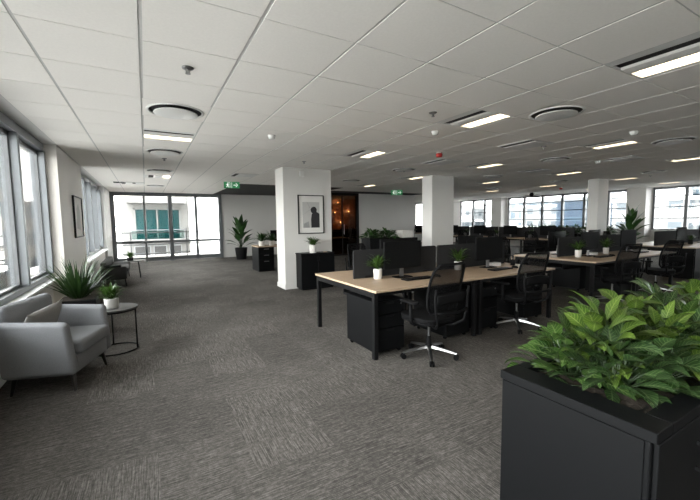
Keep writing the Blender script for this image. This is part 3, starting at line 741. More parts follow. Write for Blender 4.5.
for k in range(4): MB().tube([(.01*cos(k*1.6), .01*sin(k*1.6), .008), (.028*cos(k*1.6), .028*sin(k*1.6), .14)], .004, 6).build('pen', M['oak'] if k % 2 else M['plastic'], cp)

# ------------------------------------------------------------------ potted plants
def pot_prof(r, h, flare=1.1): return [(0, 0), (r*.92, 0), (r, h*.05), (r*flare, h), (r*flare*.9, h), (r*flare*.88, h*.86), (0, h*.86)]
def small_plant(seed, r=.048, h=.115, dark=False, spread=1.0, n=42, leaf='leaf_fresh', name='potted_plant', bush=.03):
    q = random.Random(seed); t = thing(name, 'x', 'potted plant')
    MB().lathe(pot_prof(r, h), 28).build('pot', M['pot_dark' if dark else 'pot_white'], t, angle=40)
    MB().lathe([(0, h*.9), (r*.95, h*.88)], 20).build('soil', M['soil'], t)
    m = MB()
    for i in range(n):
        a = q.uniform(0, 2*pi); e = RAD(q.uniform(25, 85)); rr = r*.7*q.random()
        m.leaf((rr*cos(a), rr*sin(a), h*.87+bush*q.random()), a+q.uniform(-.5, .5), e, q.uniform(.09, .17)*spread, q.uniform(.014, .024)*spread, q.uniform(.5, 1.4), 5, .2, .4, q.uniform(-.4, .4))
    m.build('foliage', M[leaf], t)
    return t
PG = 'small potted plants on the desks'
def desk_plant(seed, x, y, z, label, **k):
    t = small_plant(seed, **k); t.location = (x, y, z); t['label'] = label; t['group'] = PG; return t
desk_plant(1, 2.46, 3.64, DH, 'small bushy plant in a white pot before the first divider screen', h=.12, r=.050, spread=1.25, n=64, bush=.07)
desk_plant(2, 3.86, 3.66, DH, 'small bushy plant in a white pot half hidden by the nearest mesh chair', h=.12, r=.052, spread=1.25, n=64, bush=.07)
desk_plant(3, 6.88, 3.62, DH, 'small spiky plant in a white pot at the divider end of the second bench', h=.13, r=.05, spread=1.25, n=64, bush=.07)
desk_plant(4, 7.95, 3.66, DH, 'small plant in a white pot past the monitor on the second bench', h=.12, spread=1.25, n=64, bush=.07)
desk_plant(5, 12.3, 3.7, DH, 'dark little plant between screens on the closed panel bench', dark=True)
desk_plant(6, 3.10, 7.06, .78, 'bushy green plant in a white pot on the cabinet below the framed portrait', h=.17, r=.075, spread=1.35, n=70, bush=.06)
desk_plant(7, -.38, 4.84, .50, 'fluffy green plant in a white pot on the round table beside the armchair', h=.115, r=.066, spread=.95, n=220, bush=.07)
desk_plant(8, 2.98, 10.55, DH, 'bushy plant in a white pot on the back desk corner, beside the column', h=.14, r=.08, spread=2.2, n=60, leaf='leaf_palm')
desk_plant(9, 3.30, 10.6, DH, 'second bushy plant on the back desk, closest to the column', h=.14, r=.08, spread=2.2, n=60, leaf='leaf_palm')
for i, (y, l) in enumerate([(7.0, 'tiny potted plant at the near end of the window bench'), (8.2, 'tiny potted plant between the first two seats of the window bench'), (9.7, 'tiny potted plant in the middle of the window bench'), (11.3, 'tiny potted plant near the deep end of the window bench')]):
    desk_plant(20+i, 12.32, y, DH, l, spread=1.6, h=.12, r=.06)
desk_plant(30, 12.95, 15.5, DH, 'tiny plant on the deepest desk below the far window', spread=1.6); desk_plant(31, 12.95, 14.1, DH, 'tiny plant on the deepest desk beside the window pier', spread=1.6)

def palm(seed, r, h, leaves, ln, wd, name, label, cat, loc, leaf='leaf_palm', stemh=(.2, .55)):
    q = random.Random(seed); t = thing(name, label, cat, loc)
    MB().lathe(pot_prof(r, h, 1.25), 32).build('pot', M['pot_dark'], t, angle=40)
    MB().lathe([(0, h*.9), (r*1.12, h*.88)], 24).build('soil', M['soil'], t)
    f = MB(); s = MB()
    for i in range(leaves):
        a = i*2.4+q.uniform(-.3, .3); u = (i+.5)/leaves; hh = h+stemh[0]+(stemh[1]-stemh[0])*u
        lean = (1-u)*.16+.02; bx, by = lean*cos(a), lean*sin(a)
        s.tube([(.02*cos(a), .02*sin(a), h*.86), (bx*.4, by*.4, (h+hh)/2), (bx, by, hh)], .009, 6, r2=.005)
        e = RAD(22+56*u+q.uniform(-10, 10)); k = .85+.25*u
        f.leaf((bx, by, hh), a, e, ln*k*q.uniform(.85, 1.1), wd*k, q.uniform(.25, .8)*(1.3-u), 8, .22, .42, q.uniform(-.3, .3))
    s.build('stem', M['stem'], t, smooth=True); f.build('foliage', M[leaf], t)
    return t
palm(11, .19, .46, 24, .56, .22, 'tall_potted_plant', 'tall broad leaved plant in a dark floor pot under the exit sign', 'potted plant', (3.22, 14.3, 0), stemh=(.04, .72))
palm(12, .20, .50, 24, .60, .24, 'tall_potted_plant', 'tall broad leaved plant in a dark pot before the city window pier', 'potted plant', (15.2, 6.25, 0), stemh=(.05, .82))

# spiky plant in a low trough behind the armchair
t = thing('spiky_potted_plant', 'large spiky green plant in a dark trough between armchair and window sill', 'potted plant', (-.80, 5.75, 0))
MB().box(-.2, -.2, 0, .2, .2, .50, .012).build('pot', M['pot_dark'], t)
MB().box(-.185, -.185, .49, .185, .185, .505).build('soil', M['soil'], t)
q = random.Random(5); m = MB()
for i in range(130):
    a = q.uniform(0, 2*pi); e = RAD(q.uniform(34, 88)); rr = .10*q.random()
    m.leaf((rr*cos(a), rr*sin(a), .50), a, e, q.uniform(.34, .58)*(.75+.25*sin(e)), q.uniform(.028, .042), q.uniform(.1, .5), 7, .3, .3, q.uniform(-.3, .3))
m.build('foliage', M['leaf_yucca'], t)
# ------------------------------------------------------------------ lounge by the windows
def cushion(mb, sx, sy, th, n=14):
    g = {}
    for side in (1, -1):
        for i in range(n+1):
            for j in range(n+1):
                u, v = -1+2*i/n, -1+2*j/n
                hgt = ((1-abs(u)**2.6)*(1-abs(v)**2.6))**.55
                k = 1-.07*(1-abs(u))*(abs(v)**3); l = 1-.07*(1-abs(v))*(abs(u)**3)
                if i in (0, n) or j in (0, n):
                    if (i, j, 1) in g: g[(i, j, side)] = g[(i, j, 1)]; continue
                g[(i, j, side)] = mb.bm.verts.new((u*sx*l, v*sy*k, side*th*hgt))
    for side in (1, -1):
        for i in range(n):
            for j in range(n):
                f = [g[(i, j, side)], g[(i+1, j, side)], g[(i+1, j+1, side)], g[(i, j+1, side)]]
                mb.bm.faces.new(f if side == 1 else f[::-1])
    return mb
ac = thing('armchair', 'grey wool tub armchair with taupe cushion beside the big window', 'armchair', (-.755, 4.20, 0), RAD(-18)); ac.scale = (.85, .96, .965)
MB().box(-.29, -.30, .165, .325, .30, .33, .02, 3).build('seat_base', M['sofa'], ac, angle=40)
for s in (-1, 1):
    m = MB(); m.box(-.31, .285*s if s > 0 else -.385, .17, .35, .385 if s > 0 else -.285, .665, .046, 5)
    for v in m.bm.verts:
        v.co.z += -.05*(v.co.x)*max(0, (v.co.z-.2)/.46); v.co.y += s*.025*max(0, (v.co.z-.17)/.5); v.co.x -= .05*max(0, (v.co.z-.17)/.5) if v.co.x > 0 else 0
    m.build('arm', M['sofa'], ac, angle=50)
    MB().box(-.27, s*.345-.006, .164, .31, s*.345+.006, .176, .003).build('piping', M['sofa'], ac)
m = MB(); m.box(-.36, -.33, .17, -.235, .395, .80, .055, 5)
for v in m.bm.verts: v.co.x -= .025*max(0, (v.co.z-.17)/.6)
m.build('backrest', M['sofa'], ac, angle=50)
m = MB(); m.box(-.235, -.282, .325, .375, .282, .455, .042, 5)
for v in m.bm.verts:
    if v.co.z > .4: v.co.z += .018*(1-(v.co.y/.29)**2)*(1-((v.co.x-.07)/.33)**2)
m.build('seat_cushion', M['sofa'], ac, angle=60)
for sx in (-1, 1):
    for s in (-1, 1):
        m = MB(); m.tube([(sx*.255+.01, s*.275, .175), (sx*.285+.01, s*.305, 0)], .024, 12, r2=.013); m.build('leg', M['dark_leg'], ac, angle=40)
pl = thing('throw_cushion', 'taupe throw cushion leaning in the grey armchair', 'cushion', (-.865, 4.15, .565), RAD(-18))
m = cushion(MB(), .165, .26, .055); bmesh.ops.rotate(m.bm, verts=m.bm.verts, matrix=Matrix.Rotation(RAD(-70), 3, 'Y'))
bmesh.ops.rotate(m.bm, verts=m.bm.verts, matrix=Matrix.Rotation(RAD(3), 3, 'X')); m.build('cover', M['cushion'], pl, smooth=True)

def side_table(label, loc, r, h, ring=True):
    t = thing('side_table', label, 'table', loc)
    MB().lathe([(0, h-.018), (r-.004, h-.018), (r, h-.014), (r, h-.003), (r-.003, h), (0, h)], 48).build('tabletop', M['table_top'], t, angle=40)
    if ring:
        R = r*.93
        MB().tube([(R*cos(a), R*sin(a), .009) for a in [2*pi*k/40 for k in range(41)]], .0085, 8).build('base_ring', M['black_metal'], t, smooth=True)
        MB().tube([(R*cos(a), R*sin(a), h-.027) for a in [2*pi*k/40 for k in range(41)]], .0085, 8).build('top_ring', M['black_metal'], t, smooth=True)
        for a in (RAD(-18), RAD(102), RAD(228)): MB().tube([(R*cos(a), R*sin(a), .01), (R*cos(a), R*sin(a), h-.02)], .0085, 8).build('leg', M['black_metal'], t, smooth=True)
    else:
        for a in (RAD(-60), RAD(60), RAD(180)): MB().tube([(r*.6*cos(a), r*.6*sin(a), h-.016), (r*.9*cos(a), r*.9*sin(a), 0)], .012, 8).build('leg', M['black_metal'], t, smooth=True)
    return t
side_table('round dark side table with ring base, next to the grey armchair', (-.36, 4.87, 0), .235, .50)
side_table('round side table near the glazed doors, past the dark sofa', (-.30, 11.3, 0), .27, .46, False)
desk_plant(8, -.40, 11.25, .46, 'small green plant on the far round table near the glazed doors', spread=1.3, n=60, h=.08, r=.07, dark=True)
so = thing('low_sofa', 'low dark grey sofa on thin legs along the window wall', 'sofa', (-.93, 9.72, 0))
MB().box(0, 0, .20, .50, 1.9, .33, .015).build('seat_base', M['dark_sofa'], so)
MB().box(.0, 0, .20, .12, 1.9, .58, .03, 3).build('backrest', M['dark_sofa'], so, angle=40)
MB().box(.0, -.02, .18, .50, .08, .47, .03, 3).build('arm', M['dark_sofa'], so, angle=40)
for k in range(2): MB().box(.12, .09+.9*k, .33, .52, .97+.9*k, .43, .03, 3).build('seat_cushion', M['dark_sofa'], so, angle=40)
for x in (.04, .46):
    for y in (.04, 1.84): MB().tube([(x, y, .20), (x+(.02 if x > .2 else -.01), y, 0)], .014, 8, r2=.009).build('leg', M['dark_leg'], so)
bk = thing('folded_blanket', 'folded dark blanket on the arm of the low sofa', 'blanket', (-.70, 9.74, .47))
MB().box(-.17, -.09, 0, .17, .12, .02, .008).box(-.15, -.08, .02, .16, .11, .04, .008).build('cloth', M['chair_fabric'], bk)

# ------------------------------------------------------------------ cabinets, back desk
cr = thing('storage_cabinet', 'black two door cabinet standing before the column with the framed portrait', 'cabinet', (2.79, 6.97, 0))
MB().box(0, .012, .03, .78, .30, .755, .003, 1).box(.03, .03, 0, .75, .28, .03).build('body', M['charcoal'], cr)
MB().box(-.008, -.008, .755, .788, .31, .78, .003, 1).build('top_panel', M['charcoal'], cr)
for k in range(2):
    dr = MB().box(.003+k*.391, -.004, .035, .388+k*.391, .011, .752, .003, 1).build('door', M['charcoal'], cr)
    x = .36+k*.06; MB().box(x-.006, -.024, .60, x+.006, -.016, .70, .003).box(x-.005, -.018, .61, x+.005, -.003, .62).box(x-.005, -.018, .68, x+.005, -.003, .69).build('handle', M['black_metal'], dr)
cu = thing('coaster', 'small brown coaster on the cabinet edge below the portrait', 'coaster', (3.40, 7.08, .78)); MB().lathe([(0, 0), (.045, 0), (.045, .012), (0, .012)], 24).build('disc', M['oak'], cu)
bd = thing('back_desk', 'dark storage desk with oak top behind the first column, holding leafy plants', 'desk', (2.82, 10.35, 0))
MB().box(-.01, -.01, DH-.028, 1.8, .75, DH, .003, 1).build('tabletop', M['oak'], bd)
MB().box(0, .015, 0, .47, .74, DH-.03, .003, 1).build('pedestal', M['charcoal'], bd)
for k, (a, b) in enumerate(((.02, .34), (.345, .52), (.525, .70))):
    dr = MB().box(.004, -.003, a, .466, .014, b, .003, 1).build('drawer', M['charcoal'], bd)
    MB().box(.16, -.012, b-.05, .31, -.002, b-.035, .003).build('handle', M['chrome'], dr)
for y in (.05, .70): MB().box(1.72, y-.025, 0, 1.77, y+.025, DH-.03).build('leg', M['black_metal'], bd)
dup(mo0, (3.62, 10.8, DH), 0, 'dark monitor on the back desk half hidden by the first column', MG)

def planter_plant(seed, loc, hgt, n, label, ln=(.10, .165), wd=(.050, .078), spread=.15, group='leafy plants in the black planter box', flowers=0, leaf='leaf_box'):
    q = random.Random(seed); t = thing('leafy_plant', label, 'plant', loc, 0, group)
    s = MB(); f = MB()
    for i in range(n):
        a = i*2.39996+q.uniform(-.5, .5); u = (i+.5)/n
        h = hgt*(.10+.90*u)*q.uniform(.75, 1.12); rr = spread*(1.05-.70*u)*q.uniform(.35, 1.1)
        b = Vector((.025*cos(a), .025*sin(a), 0)); e = Vector((rr*cos(a), rr*sin(a), h))
        s.tube([b, b*.6+e*.4+Vector((0, 0, h*.16)), e], .003, 5, r2=.0018)
        f.leaf(e, a+q.uniform(-.7, .7), RAD(q.uniform(-10, 40)+30*u), q.uniform(*ln)*(1-.12*u), q.uniform(*wd)*(1-.1*u), q.uniform(.4, 1.2), 7, .22, .40, q.uniform(-.6, .6))
    s.build('stem', M['stem'], t, smooth=True); f.build('foliage', M[leaf], t)
    for k in range(flowers):
        a = q.uniform(0, 6.28); m = MB(); m.leaf((.05*cos(a), .05*sin(a), hgt*1.05), a, RAD(70), .05, .032, -.4, 5, .5, .5); m.tube([(0, 0, 0), (.03*cos(a), .03*sin(a), hgt*.6), (.05*cos(a), .05*sin(a), hgt*1.05)], .003, 5)
        m.build('flower', M['petal'], t)
    return t
# the near planter
PX0, PX1, PY0, PY1, PH = 1.22, 3.02, .41, .925, .85
pn = thing('planter_cabinet', 'big charcoal storage cabinet with planted top nearest the camera', 'planter', (0, 0, 0))
MB().box(PX0+.006, PY0+.016, .02, PX1-.006, PY1-.006, PH-.035, .003, 1).box(PX0+.03, PY0+.04, 0, PX1-.03, PY1-.03, .02).build('body', M['charcoal'], pn)
MB().box(PX0+.001, PY0+.03, .02, PX0+.006, PY1-.01, PH-.036, .0015, 1).build('side_panel', M['charcoal'], pn)
MB().box(PX0, PY0, PH-.033, PX0+.105, PY1, PH, .002, 1).box(PX0+.105, PY0, PH-.033, PX1-.1, PY0+.07, PH, .002, 1).box(PX0+.105, PY1-.05, PH-.033, PX1-.1, PY1, PH, .002, 1).box(PX1-.1, PY0, PH-.033, PX1, PY1, PH, .002, 1).build('rim', M['charcoal'], pn)
m = MB(); n = 60; g = [[m.bm.verts.new((PX0+.1+(PX1-PX0-.2)*i/n, PY0+.06+(PY1-PY0-.105)*j/16, PH-.038+.012*rnd.random())) for i in range(n+1)] for j in range(17)]
for j in range(16):
    for i in range(n): m.bm.faces.new((g[j][i], g[j][i+1], g[j+1][i+1], g[j+1][i]))
m.build('soil', M['soil'], pn, smooth=True)
for k in range(4):
    a = PX0+.02+k*.445; dr = MB().box(a+.002, PY0+.001, .03, a+.443, PY0+.015, PH-.04, .002, 1).build('door', M['charcoal'], pn)
    x = a+.29 if k % 2 == 0 else a+.06
    MB().box(x-.006, PY0-.026, .62, x+.006, PY0-.016, .74, .003).box(x-.005, PY0-.018, .63, x+.005, PY0+.002, .642).box(x-.005, PY0-.018, .718, x+.005, PY0+.002, .73).build('handle', M['black_metal'], dr)
SPOTS = [(1.48, .79, .27, 'leafy plant at the free end of the near planter, leaning over the rim'), (1.50, .64, .27, 'leafy plant at the near planter, spreading over the front corner soil'), (1.56, .72, .40, 'tall leafy plant standing second in the near planter, pale new leaves on top'),
         (1.66, .58, .27, 'low leafy plant with big veined leaves overhanging the near planter front rim'), (1.72, .80, .38, 'leafy plant along the rear rim of the near planter'), (1.78, .62, .36, 'bushy leafy plant in the middle of the near planter'),
         (1.92, .57, .30, 'leafy plant drooping over the front rim above the cabinet door handle'), (1.93, .78, .40, 'yellow green leafy plant by the rear rim, deep along the near planter'), (2.08, .64, .38, 'leafy plant deep along the near planter, partly cut by the frame'), (2.25, .78, .40, 'leafy plant at the back of the near planter, cut by the frame'), (2.30, .56, .34, 'leafy plant farthest along the near planter front'), (2.5, .70, .40, 'leafy plant at the hidden end of the near planter')]
for i, (x, y, h, l) in enumerate(SPOTS): planter_plant(100+i, (x, y, PH-.035), h*.62, 62, l, leaf=('leaf_box', 'leaf_box_dark', 'leaf_box_bright')[(0, 1, 2, 1, 0, 2, 1, 2, 0, 1, 0, 2)[i]])

# lower cabinets with greenery in the middle distance
def planter_cab(name, label, loc, sx, sy, h, seeds, glabel, leaf='leaf_palm', ph=.3, nl=80):
    t = thing(name, label, 'planter', loc)
    MB().box(0, 0, .0, sx, sy, h-.02, .003, 1).build('body', M['charcoal'], t)
    MB().box(-.006, -.006, h-.02, sx+.006, .05, h, .002).box(-.006, sy-.05, h-.02, sx+.006, sy+.006, h, .002).box(-.006, .05, h-.02, .05, sy-.05, h, .002).box(sx-.05, .05, h-.02, sx+.006, sy-.05, h, .002).build('rim', M['charcoal'], t)
    MB().box(.05, .05, h-.022, sx-.05, sy-.05, h-.012).build('soil', M['soil'], t)
    for i, s in enumerate(seeds):
        u = (i+.5)/len(seeds); x, y = (sx*u, sy/2) if sx > sy else (sx/2, sy*u)
        planter_plant(s, (loc[0]+x, loc[1]+y, h-.013), ph, nl, glabel % ['first', 'second', 'third', 'fourth', 'fifth'][i], (.14, .22), (.05, .08), .2, 'plants in the ' + label.split(',')[0], leaf=leaf)
planter_cab('planter_cabinet', 'black planter cabinet between the columns, behind the first bench', (4.52, 7.0, 0), .85, .4, 1.04, (41, 42), '%s bushy plant on the planter cabinet between the columns', ph=.15, nl=80)
wb = thing('white_planter_pot', 'white square pot standing on the planter cabinet between the columns', 'pot', (5.45, 7.0, 0))
MB().box(0, 0, 0, .5, .4, 1.02, .003, 1).build('stand', M['charcoal'], wb); MB().box(.08, .06, 1.02, .40, .34, 1.20, .012).build('pot', M['pot_white'], wb)
planter_cab('planter_cabinet', 'planter cabinet below the city windows, beside the third column', (14.4, 6.5, 0), .5, 1.1, .84, (51, 52, 53), '%s bushy plant from the palm in the planter beside the third column', ph=.28, nl=90)
planter_cab('planter_cabinet', 'planter cabinet below the city windows, half behind the third column', (14.4, 7.65, 0), .5, 1.1, .84, (54, 55, 56), '%s bushy plant in the planter half behind the third column', ph=.28, nl=90)
planter_cab('planter_cabinet', 'planter cabinet below the city windows, past the third column', (14.4, 8.8, 0), .5, 1.1, .84, (57, 58, 59), '%s bushy plant in the planter past the third column', ph=.28, nl=90)

# ------------------------------------------------------------------ pictures
pf = thing('framed_picture', 'framed portrait print of a dark figure seen from behind, on the column', 'picture', (3.175, 7.30, 1.605))
fw, fh = .305, .42
MB().box(-fw, -.028, -fh, -fw+.018, 0, fh).box(fw-.018, -.028, -fh, fw, 0, fh).box(-fw+.018, -.028, -fh, fw-.018, 0, -fh+.018).box(-fw+.018, -.028, fh-.018, fw-.018, 0, fh).build('frame', M['black_metal'], pf)
MB().box(-fw+.018, -.012, -fh+.018, fw-.018, -.002, fh-.018).build('mat_board', M['paper'], pf)
MB().box(-.20, -.0135, -.29, .20, -.0118, .27).build('print', M['paper_grey'], pf)
m = MB()
def flat(poly, y): m.quad(*[(x, y, z) for x, z in poly])
flat([(.0, -.29), (.20, -.29), (.20, .01), (.165, .04), (.12, .055), (.05, .045), (.015, .01), (-.005, -.10)], -.0142)
flat([(.045, .03), (.13, .05), (.135, .12), (.10, .165), (.05, .17), (.005, .145), (-.012, .10), (-.004, .06), (.02, .03)], -.0146)
m.build('silhouette', M['ink'], pf)
m = MB(); flat([(-.20, -.01), (-.19, .0), (.0, .12), (.0, .112)], -.0141); flat([(-.10, .27), (-.09, .27), (-.02, .14), (-.026, .136)], -.0141); flat([(-.18, -.20), (-.06, -.15), (-.04, -.29), (-.18, -.29)], -.0140); m.build('brush_marks', M['ink_grey'], pf)
lf = thing('framed_picture', 'narrow framed print on the pale wall between the two window bands', 'picture', (-1.06, 8.10, 1.585))
fw, fh = .45, .365
MB().box(0, -fw, -fh, .03, -fw+.02, fh).box(0, fw-.02, -fh, .03, fw, fh).box(0, -fw+.02, -fh, .03, fw-.02, -fh+.02).box(0, -fw+.02, fh-.02, .03, fw-.02, fh).build('frame', M['black_metal'], lf)
MB().box(.002, -fw+.02, -fh+.02, .012, fw-.02, fh-.02).build('mat_board', M['paper'], lf)
m = MB(); m.quad(*[(.0135, y, z) for y, z in ((-.2, -.2), (.18, -.24), (.22, .1), (.05, .24), (-.15, .15))]); m.build('brush_marks', M['paper_grey'], lf)

# ------------------------------------------------------------------ dim lounge room
def lamp(label, loc, r=.035):
    t = thing('wall_lamp', label, 'lamp', loc); MB().box(-.04, .03, -.05, .04, .10, .05, .006).build('bracket', M['black_metal'], t)
    MB().lathe([(0, -r), (r*.7, -r*.7), (r, 0), (r*.7, r*.7), (0, r)], 16).build('bulb', M['warm'], t, smooth=True)
    l = bpy.data.lights.new('lamp_light', 'POINT'); l.energy = 3; l.color = (1, .50, .20); l.shadow_soft_size = .05
    o = bpy.data.objects.new('lamp_light', l); COL.objects.link(o); o.location = (loc[0], loc[1]-.08, loc[2]+.02)
lamp('warm glowing wall lamp in the dim glazed room, beside the column', (8.72, 16.9, 1.90)); lamp('warm glowing wall lamp in the dim glazed room, by its black frame', (9.55, 16.9, 1.95))
lamp('warm ceiling-high lamp at the top of the dim glazed room', (8.9, 16.9, 2.42)); lamp('low warm lamp over the counter in the dim glazed room', (9.05, 16.9, 1.38))
ct = thing('counter', 'dark counter along the back of the dim glazed room', 'counter', (7.2, 16.2, 0)); MB().box(0, .02, 0, 3.4, .78, 1.0).build('body', M['dark_counter'], ct); MB().box(-.02, 0, 1.0, 3.42, .79, 1.03, .004).build('worktop', M['dark_counter'], ct)
mt = thing('wooden_table', 'low wooden table just inside the dim glazed room', 'table', (7.3, 14.0, 0)); MB().box(-.45, -.35, .69, .45, .35, .73, .005).build('tabletop', M['oak'], mt)
for x in (-.4, .4):
    for y in (-.3, .3): MB().box(x-.02, y-.02, 0, x+.02, y+.02, .69).build('leg', M['black_metal'], mt)

# ------------------------------------------------------------------ outside
S('terrace', MB().box(-3.5, 15.75, -.25, 3.2, 19.2, -.05), M['concrete'])
rl = thing('terrace_railing', 'pale metal terrace railing with flat rails outside the glazed doors', 'railing', (0, 17.2, -.05))
for x in (-2.2, -.55, 1.54, 3.0): MB().box(x-.025, -.02, 0, x+.025, .02, 1.30 if x == 1.54 else 1.13, .003).build('post', M['rail_grey'], rl)
for z in (.25, .62, 1.12): MB().box(-2.3, -.025, z-.025, 3.1, .025, z+.02, .004).build('rail', M['rail_grey'], rl)
bb = thing('white_balcony_building', 'white rendered building with teal glazed balcony opposite the glazed doors', 'building', (0, 0, 0))
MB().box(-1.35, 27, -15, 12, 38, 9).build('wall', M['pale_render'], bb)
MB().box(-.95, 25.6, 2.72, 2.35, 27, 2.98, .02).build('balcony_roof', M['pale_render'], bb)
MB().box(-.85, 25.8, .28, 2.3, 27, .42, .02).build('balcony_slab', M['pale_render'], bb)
wf = MB().box(-.62, 26.93, .42, -.52, 27, 2.42).box(2.02, 26.93, .42, 2.12, 27, 2.42).box(-.62, 26.93, 2.34, 2.12, 27, 2.42).box(.66, 26.93, .42, .74, 27, 2.42).box(.02, 26.93, .42, .07, 27, 2.42).build('window', M['pale_render'], bb)
MB().box(-.52, 26.96, .42, 2.02, 26.99, 2.34).build('pane', M['teal'], wf)
MB().box(-.80, 25.85, 1.0, 2.25, 25.9, 1.05).box(-.80, 25.85, .42, -.76, 25.9, 1.05).box(2.2, 25.85, .42, 2.25, 25.9, 1.05).build('balcony_rail', M['rail_grey'], bb)
MB().box(-.75, 25.86, .46, 2.2, 25.87, .98).build('balcony_glass', M['glass_green'], bb)
for a, b in ((-.7, .25), (.4, 1.2), (1.35, 2.1)):
    wn = MB().box(a, 26.95, -.75, b, 27, -.02).build('window', M['alu_dark'], bb); MB().box(a+.06, 26.94, -.69, b-.06, 26.95, -.08).build('pane', M['dark_gap'], wn)
wb2 = thing('white_wing_building', 'plain white building wing close beside the balcony building', 'building', (0, 0, 0))
MB().box(2.6, 22.5, -15, 14, 26.9, 10).build('wall', M['white_render'], wb2)
MB().box(2.55, 22.4, -.9, 14.05, 22.5, -.75).build('ledge', M['white_render'], wb2)
lr = thing('low_tiled_building', 'low building with orange tiled roof beyond the terrace', 'building', (0, 0, 0))
MB().box(-7, 34, -15, -1.6, 44, -3.2).build('wall', M['white_render'], lr); MB().prism([(-7.3, 33.5), (-1.5, 33.5), (-1.5, 44.5), (-7.3, 44.5)], -3.2, -2.9).build('roof', M['roofing'], lr)
um = thing('parasol', 'closed off blue grey parasol roof seen beyond the terrace railing', 'parasol', (-2.25, 30, -1.5))
MB().tube([(0, 0, -3), (0, 0, 3.0)], .04, 8).build('pole', M['reflector'], um); MB().lathe([(0, 3.05), (.75, 2.72), (.75, 2.68), (0, 2.95)], 8).build('canopy', M['umbrella'], um)
S('city_ground', MB().quad((-400, -400, -15), (400, -400, -15), (400, 400, -15), (-400, 400, -15)), M['ground'])
def tower(label, x0, y0, x1, y1, z1, m, floors=0):
    t = thing('city_building', label, 'building', (0, 0, 0), 0, None)
    MB().box(x0, y0, -15, x1, y1, z1).build('facade', M[m], t); MB().box(x0-.2, y0-.2, z1, x1+.2, y1+.2, z1+.5).box(x0+(x1-x0)*.3, y0+(y1-y0)*.3, z1+.5, x0+(x1-x0)*.6, y0+(y1-y0)*.6, z1+1.6).build('roof', M['white_render' if m != 'fac_blue' else 'alu_dark'], t)
tower('beige office block with rows of windows outside the big window', -34, 52, -12.9, 80, 11, 'fac_beige')
tower('lower pale office block beside the beige block outside the big window', -12.6, 56, -6.5, 72, 4.2, 'fac_stone')
tower('grey block low outside the big window', -30, 40, -12.2, 47, -3, 'fac_slate')
tower('white block with a small window opposite the closed panel bench', 60, 18.5, 76, 27, 3.6, 'fac_white')
tower('blue glass tower beyond the white block', 78, 27.6, 92, 33, 6.0, 'fac_blue')
tower('dark blue glass block beside the third column and the palm', 62, 27.6, 76, 36.5, 4.3, 'fac_blue')
tower('pale blue glass block high on the skyline', 95, 8, 120, 30, 9, 'fac_pale')
tower('grey block at the edge of the city windows', 70, 4, 90, 14, 5, 'fac_grey')
tower('white block in the middle of the city windows', 82, 41, 99, 57, 4.0, 'fac_white')
tower('pale mid rise block in the middle of the city windows', 105, 60, 130, 84, 6.5, 'fac_pale')
tower('low white block under the skyline in the city windows', 62, 44, 74, 62, -.8, 'fac_white')
tower('grey block under the skyline in the farthest window group', 70, 66, 84, 80, .8, 'fac_grey')
tower('white block on the skyline in the farthest window group', 92, 85, 103, 104, 5, 'fac_white')
tower('blue block low in the city windows', 101, 45, 118, 59, 5.6, 'fac_blue')
def tree(label, x, y, z, r, seed):
    q = random.Random(seed); t = thing('street_tree', label, 'tree', (x, y, -15)); m = MB()
    b = bmesh.new(); bmesh.ops.create_icosphere(b, subdivisions=4, radius=r)
    for v in b.verts: v.co *= 1+.22*sin(v.co.x*3.1+seed)*cos(v.co.y*2.7)+q.uniform(-.09, .09); v.co.z += 15+z
    m._add(b); m.build('crown', M['treetop'], t); MB().tube([(0, 0, 0), (.1, 0, (15+z)*.6), (0, 0, 15+z)], .3, 8).build('trunk', M['dark_leg'], t)
for i, (x, y, z, r, l) in enumerate([(-8.3, 27, -7.5, 2.6, 'green tree low outside the big window, nearest the mullion'), (-6.0, 21.5, -5.5, 2.2, 'green tree low outside the big window, beside the pier'), (-11.5, 32.5, -6.4, 3.0, 'green tree before the beige office block')]): tree(l, x, y, z, r, 60+i)

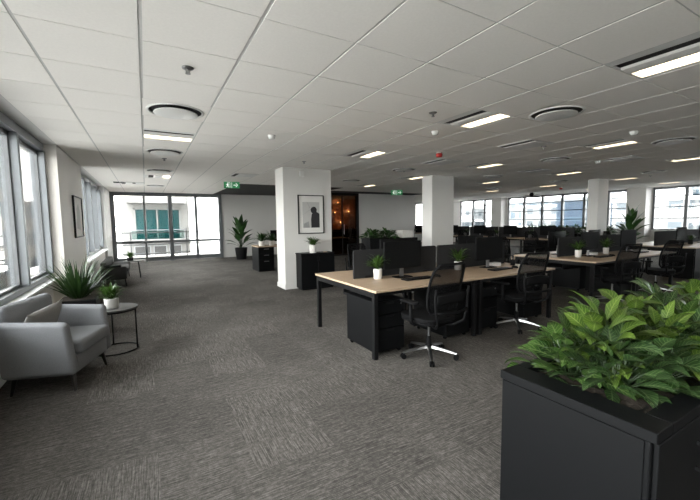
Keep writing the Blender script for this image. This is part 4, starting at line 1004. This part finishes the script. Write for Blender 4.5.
# ------------------------------------------------------------------ daylight, camera
w = bpy.data.worlds.new('sky'); C.world = w; w.use_nodes = True
nt = w.node_tree; bg = nt.nodes['Background']
tc = nd(nt, 'ShaderNodeTexCoord'); sx = nd(nt, 'ShaderNodeSeparateXYZ'); cr_ = nd(nt, 'ShaderNodeValToRGB')
nt.links.new(tc.outputs['Generated'], sx.inputs[0]); nt.links.new(sx.outputs[2], cr_.inputs[0]); nt.links.new(cr_.outputs[0], bg.inputs[0])
e = cr_.color_ramp.elements; e[0].position = .0; e[0].color = (1, .985, .96, 1); e[1].position = .6; e[1].color = (.97, .98, 1, 1)
bg.inputs[1].default_value = 7.5
def portal(name, loc, rot, sx_, sy_):
    l = bpy.data.lights.new(name, 'AREA'); l.shape = 'RECTANGLE'; l.size = sx_; l.size_y = sy_; l.cycles.is_portal = True
    o = bpy.data.objects.new(name, l); COL.objects.link(o); o.location = loc; o.rotation_euler = rot
portal('window_light', (-1.45, 1.3, 1.62), (0, RAD(-90), 0), 1.9, 10.8)
portal('window_light', (-1.45, 11.1, 1.62), (0, RAD(-90), 0), 1.9, 4.5)
portal('window_light', (.85, 15.65, 1.35), (RAD(-90), 0, 0), 3.9, 2.6)
portal('window_light', (17.55, 1.6, 1.75), (0, RAD(90), 0), 1.6, 9.6)
portal('window_light', (17.55, 10.9, 1.75), (0, RAD(90), 0), 1.6, 11.0)

def axes(y, p, r):
    f = Vector((sin(y)*cos(p), cos(y)*cos(p), sin(p))); ri = Vector((cos(y), -sin(y), 0)); up = ri.cross(f)
    return ri*cos(r)+up*sin(r), -ri*sin(r)+up*cos(r), f
ri, up, f = axes(RAD(29.63), RAD(-4.69), RAD(-.72))
cam = bpy.data.cameras.new('camera'); co = bpy.data.objects.new('camera', cam); COL.objects.link(co)
cam.sensor_width = 36; cam.lens = 358.2/700*36; cam.clip_start = .05; cam.clip_end = 1000
mx = Matrix((ri, up, -f)).transposed().to_4x4(); mx.translation = (0, 0, CAMH); co.matrix_world = mx
C.camera = co
C.view_settings.view_transform = 'Standard'; C.view_settings.look = 'None'; C.view_settings.gamma = 1; C.view_settings.use_curve_mapping = False
C.view_settings.exposure = 1.72
cy = C.cycles
cy.use_denoising = True; cy.max_bounces = 10; cy.diffuse_bounces = 6; cy.transparent_max_bounces = 16; cy.sample_clamp_indirect = 6.0; cy.caustics_reflective = False; cy.caustics_refractive = False
try: cy.denoiser = 'OPENIMAGEDENOISE'
except Exception: pass
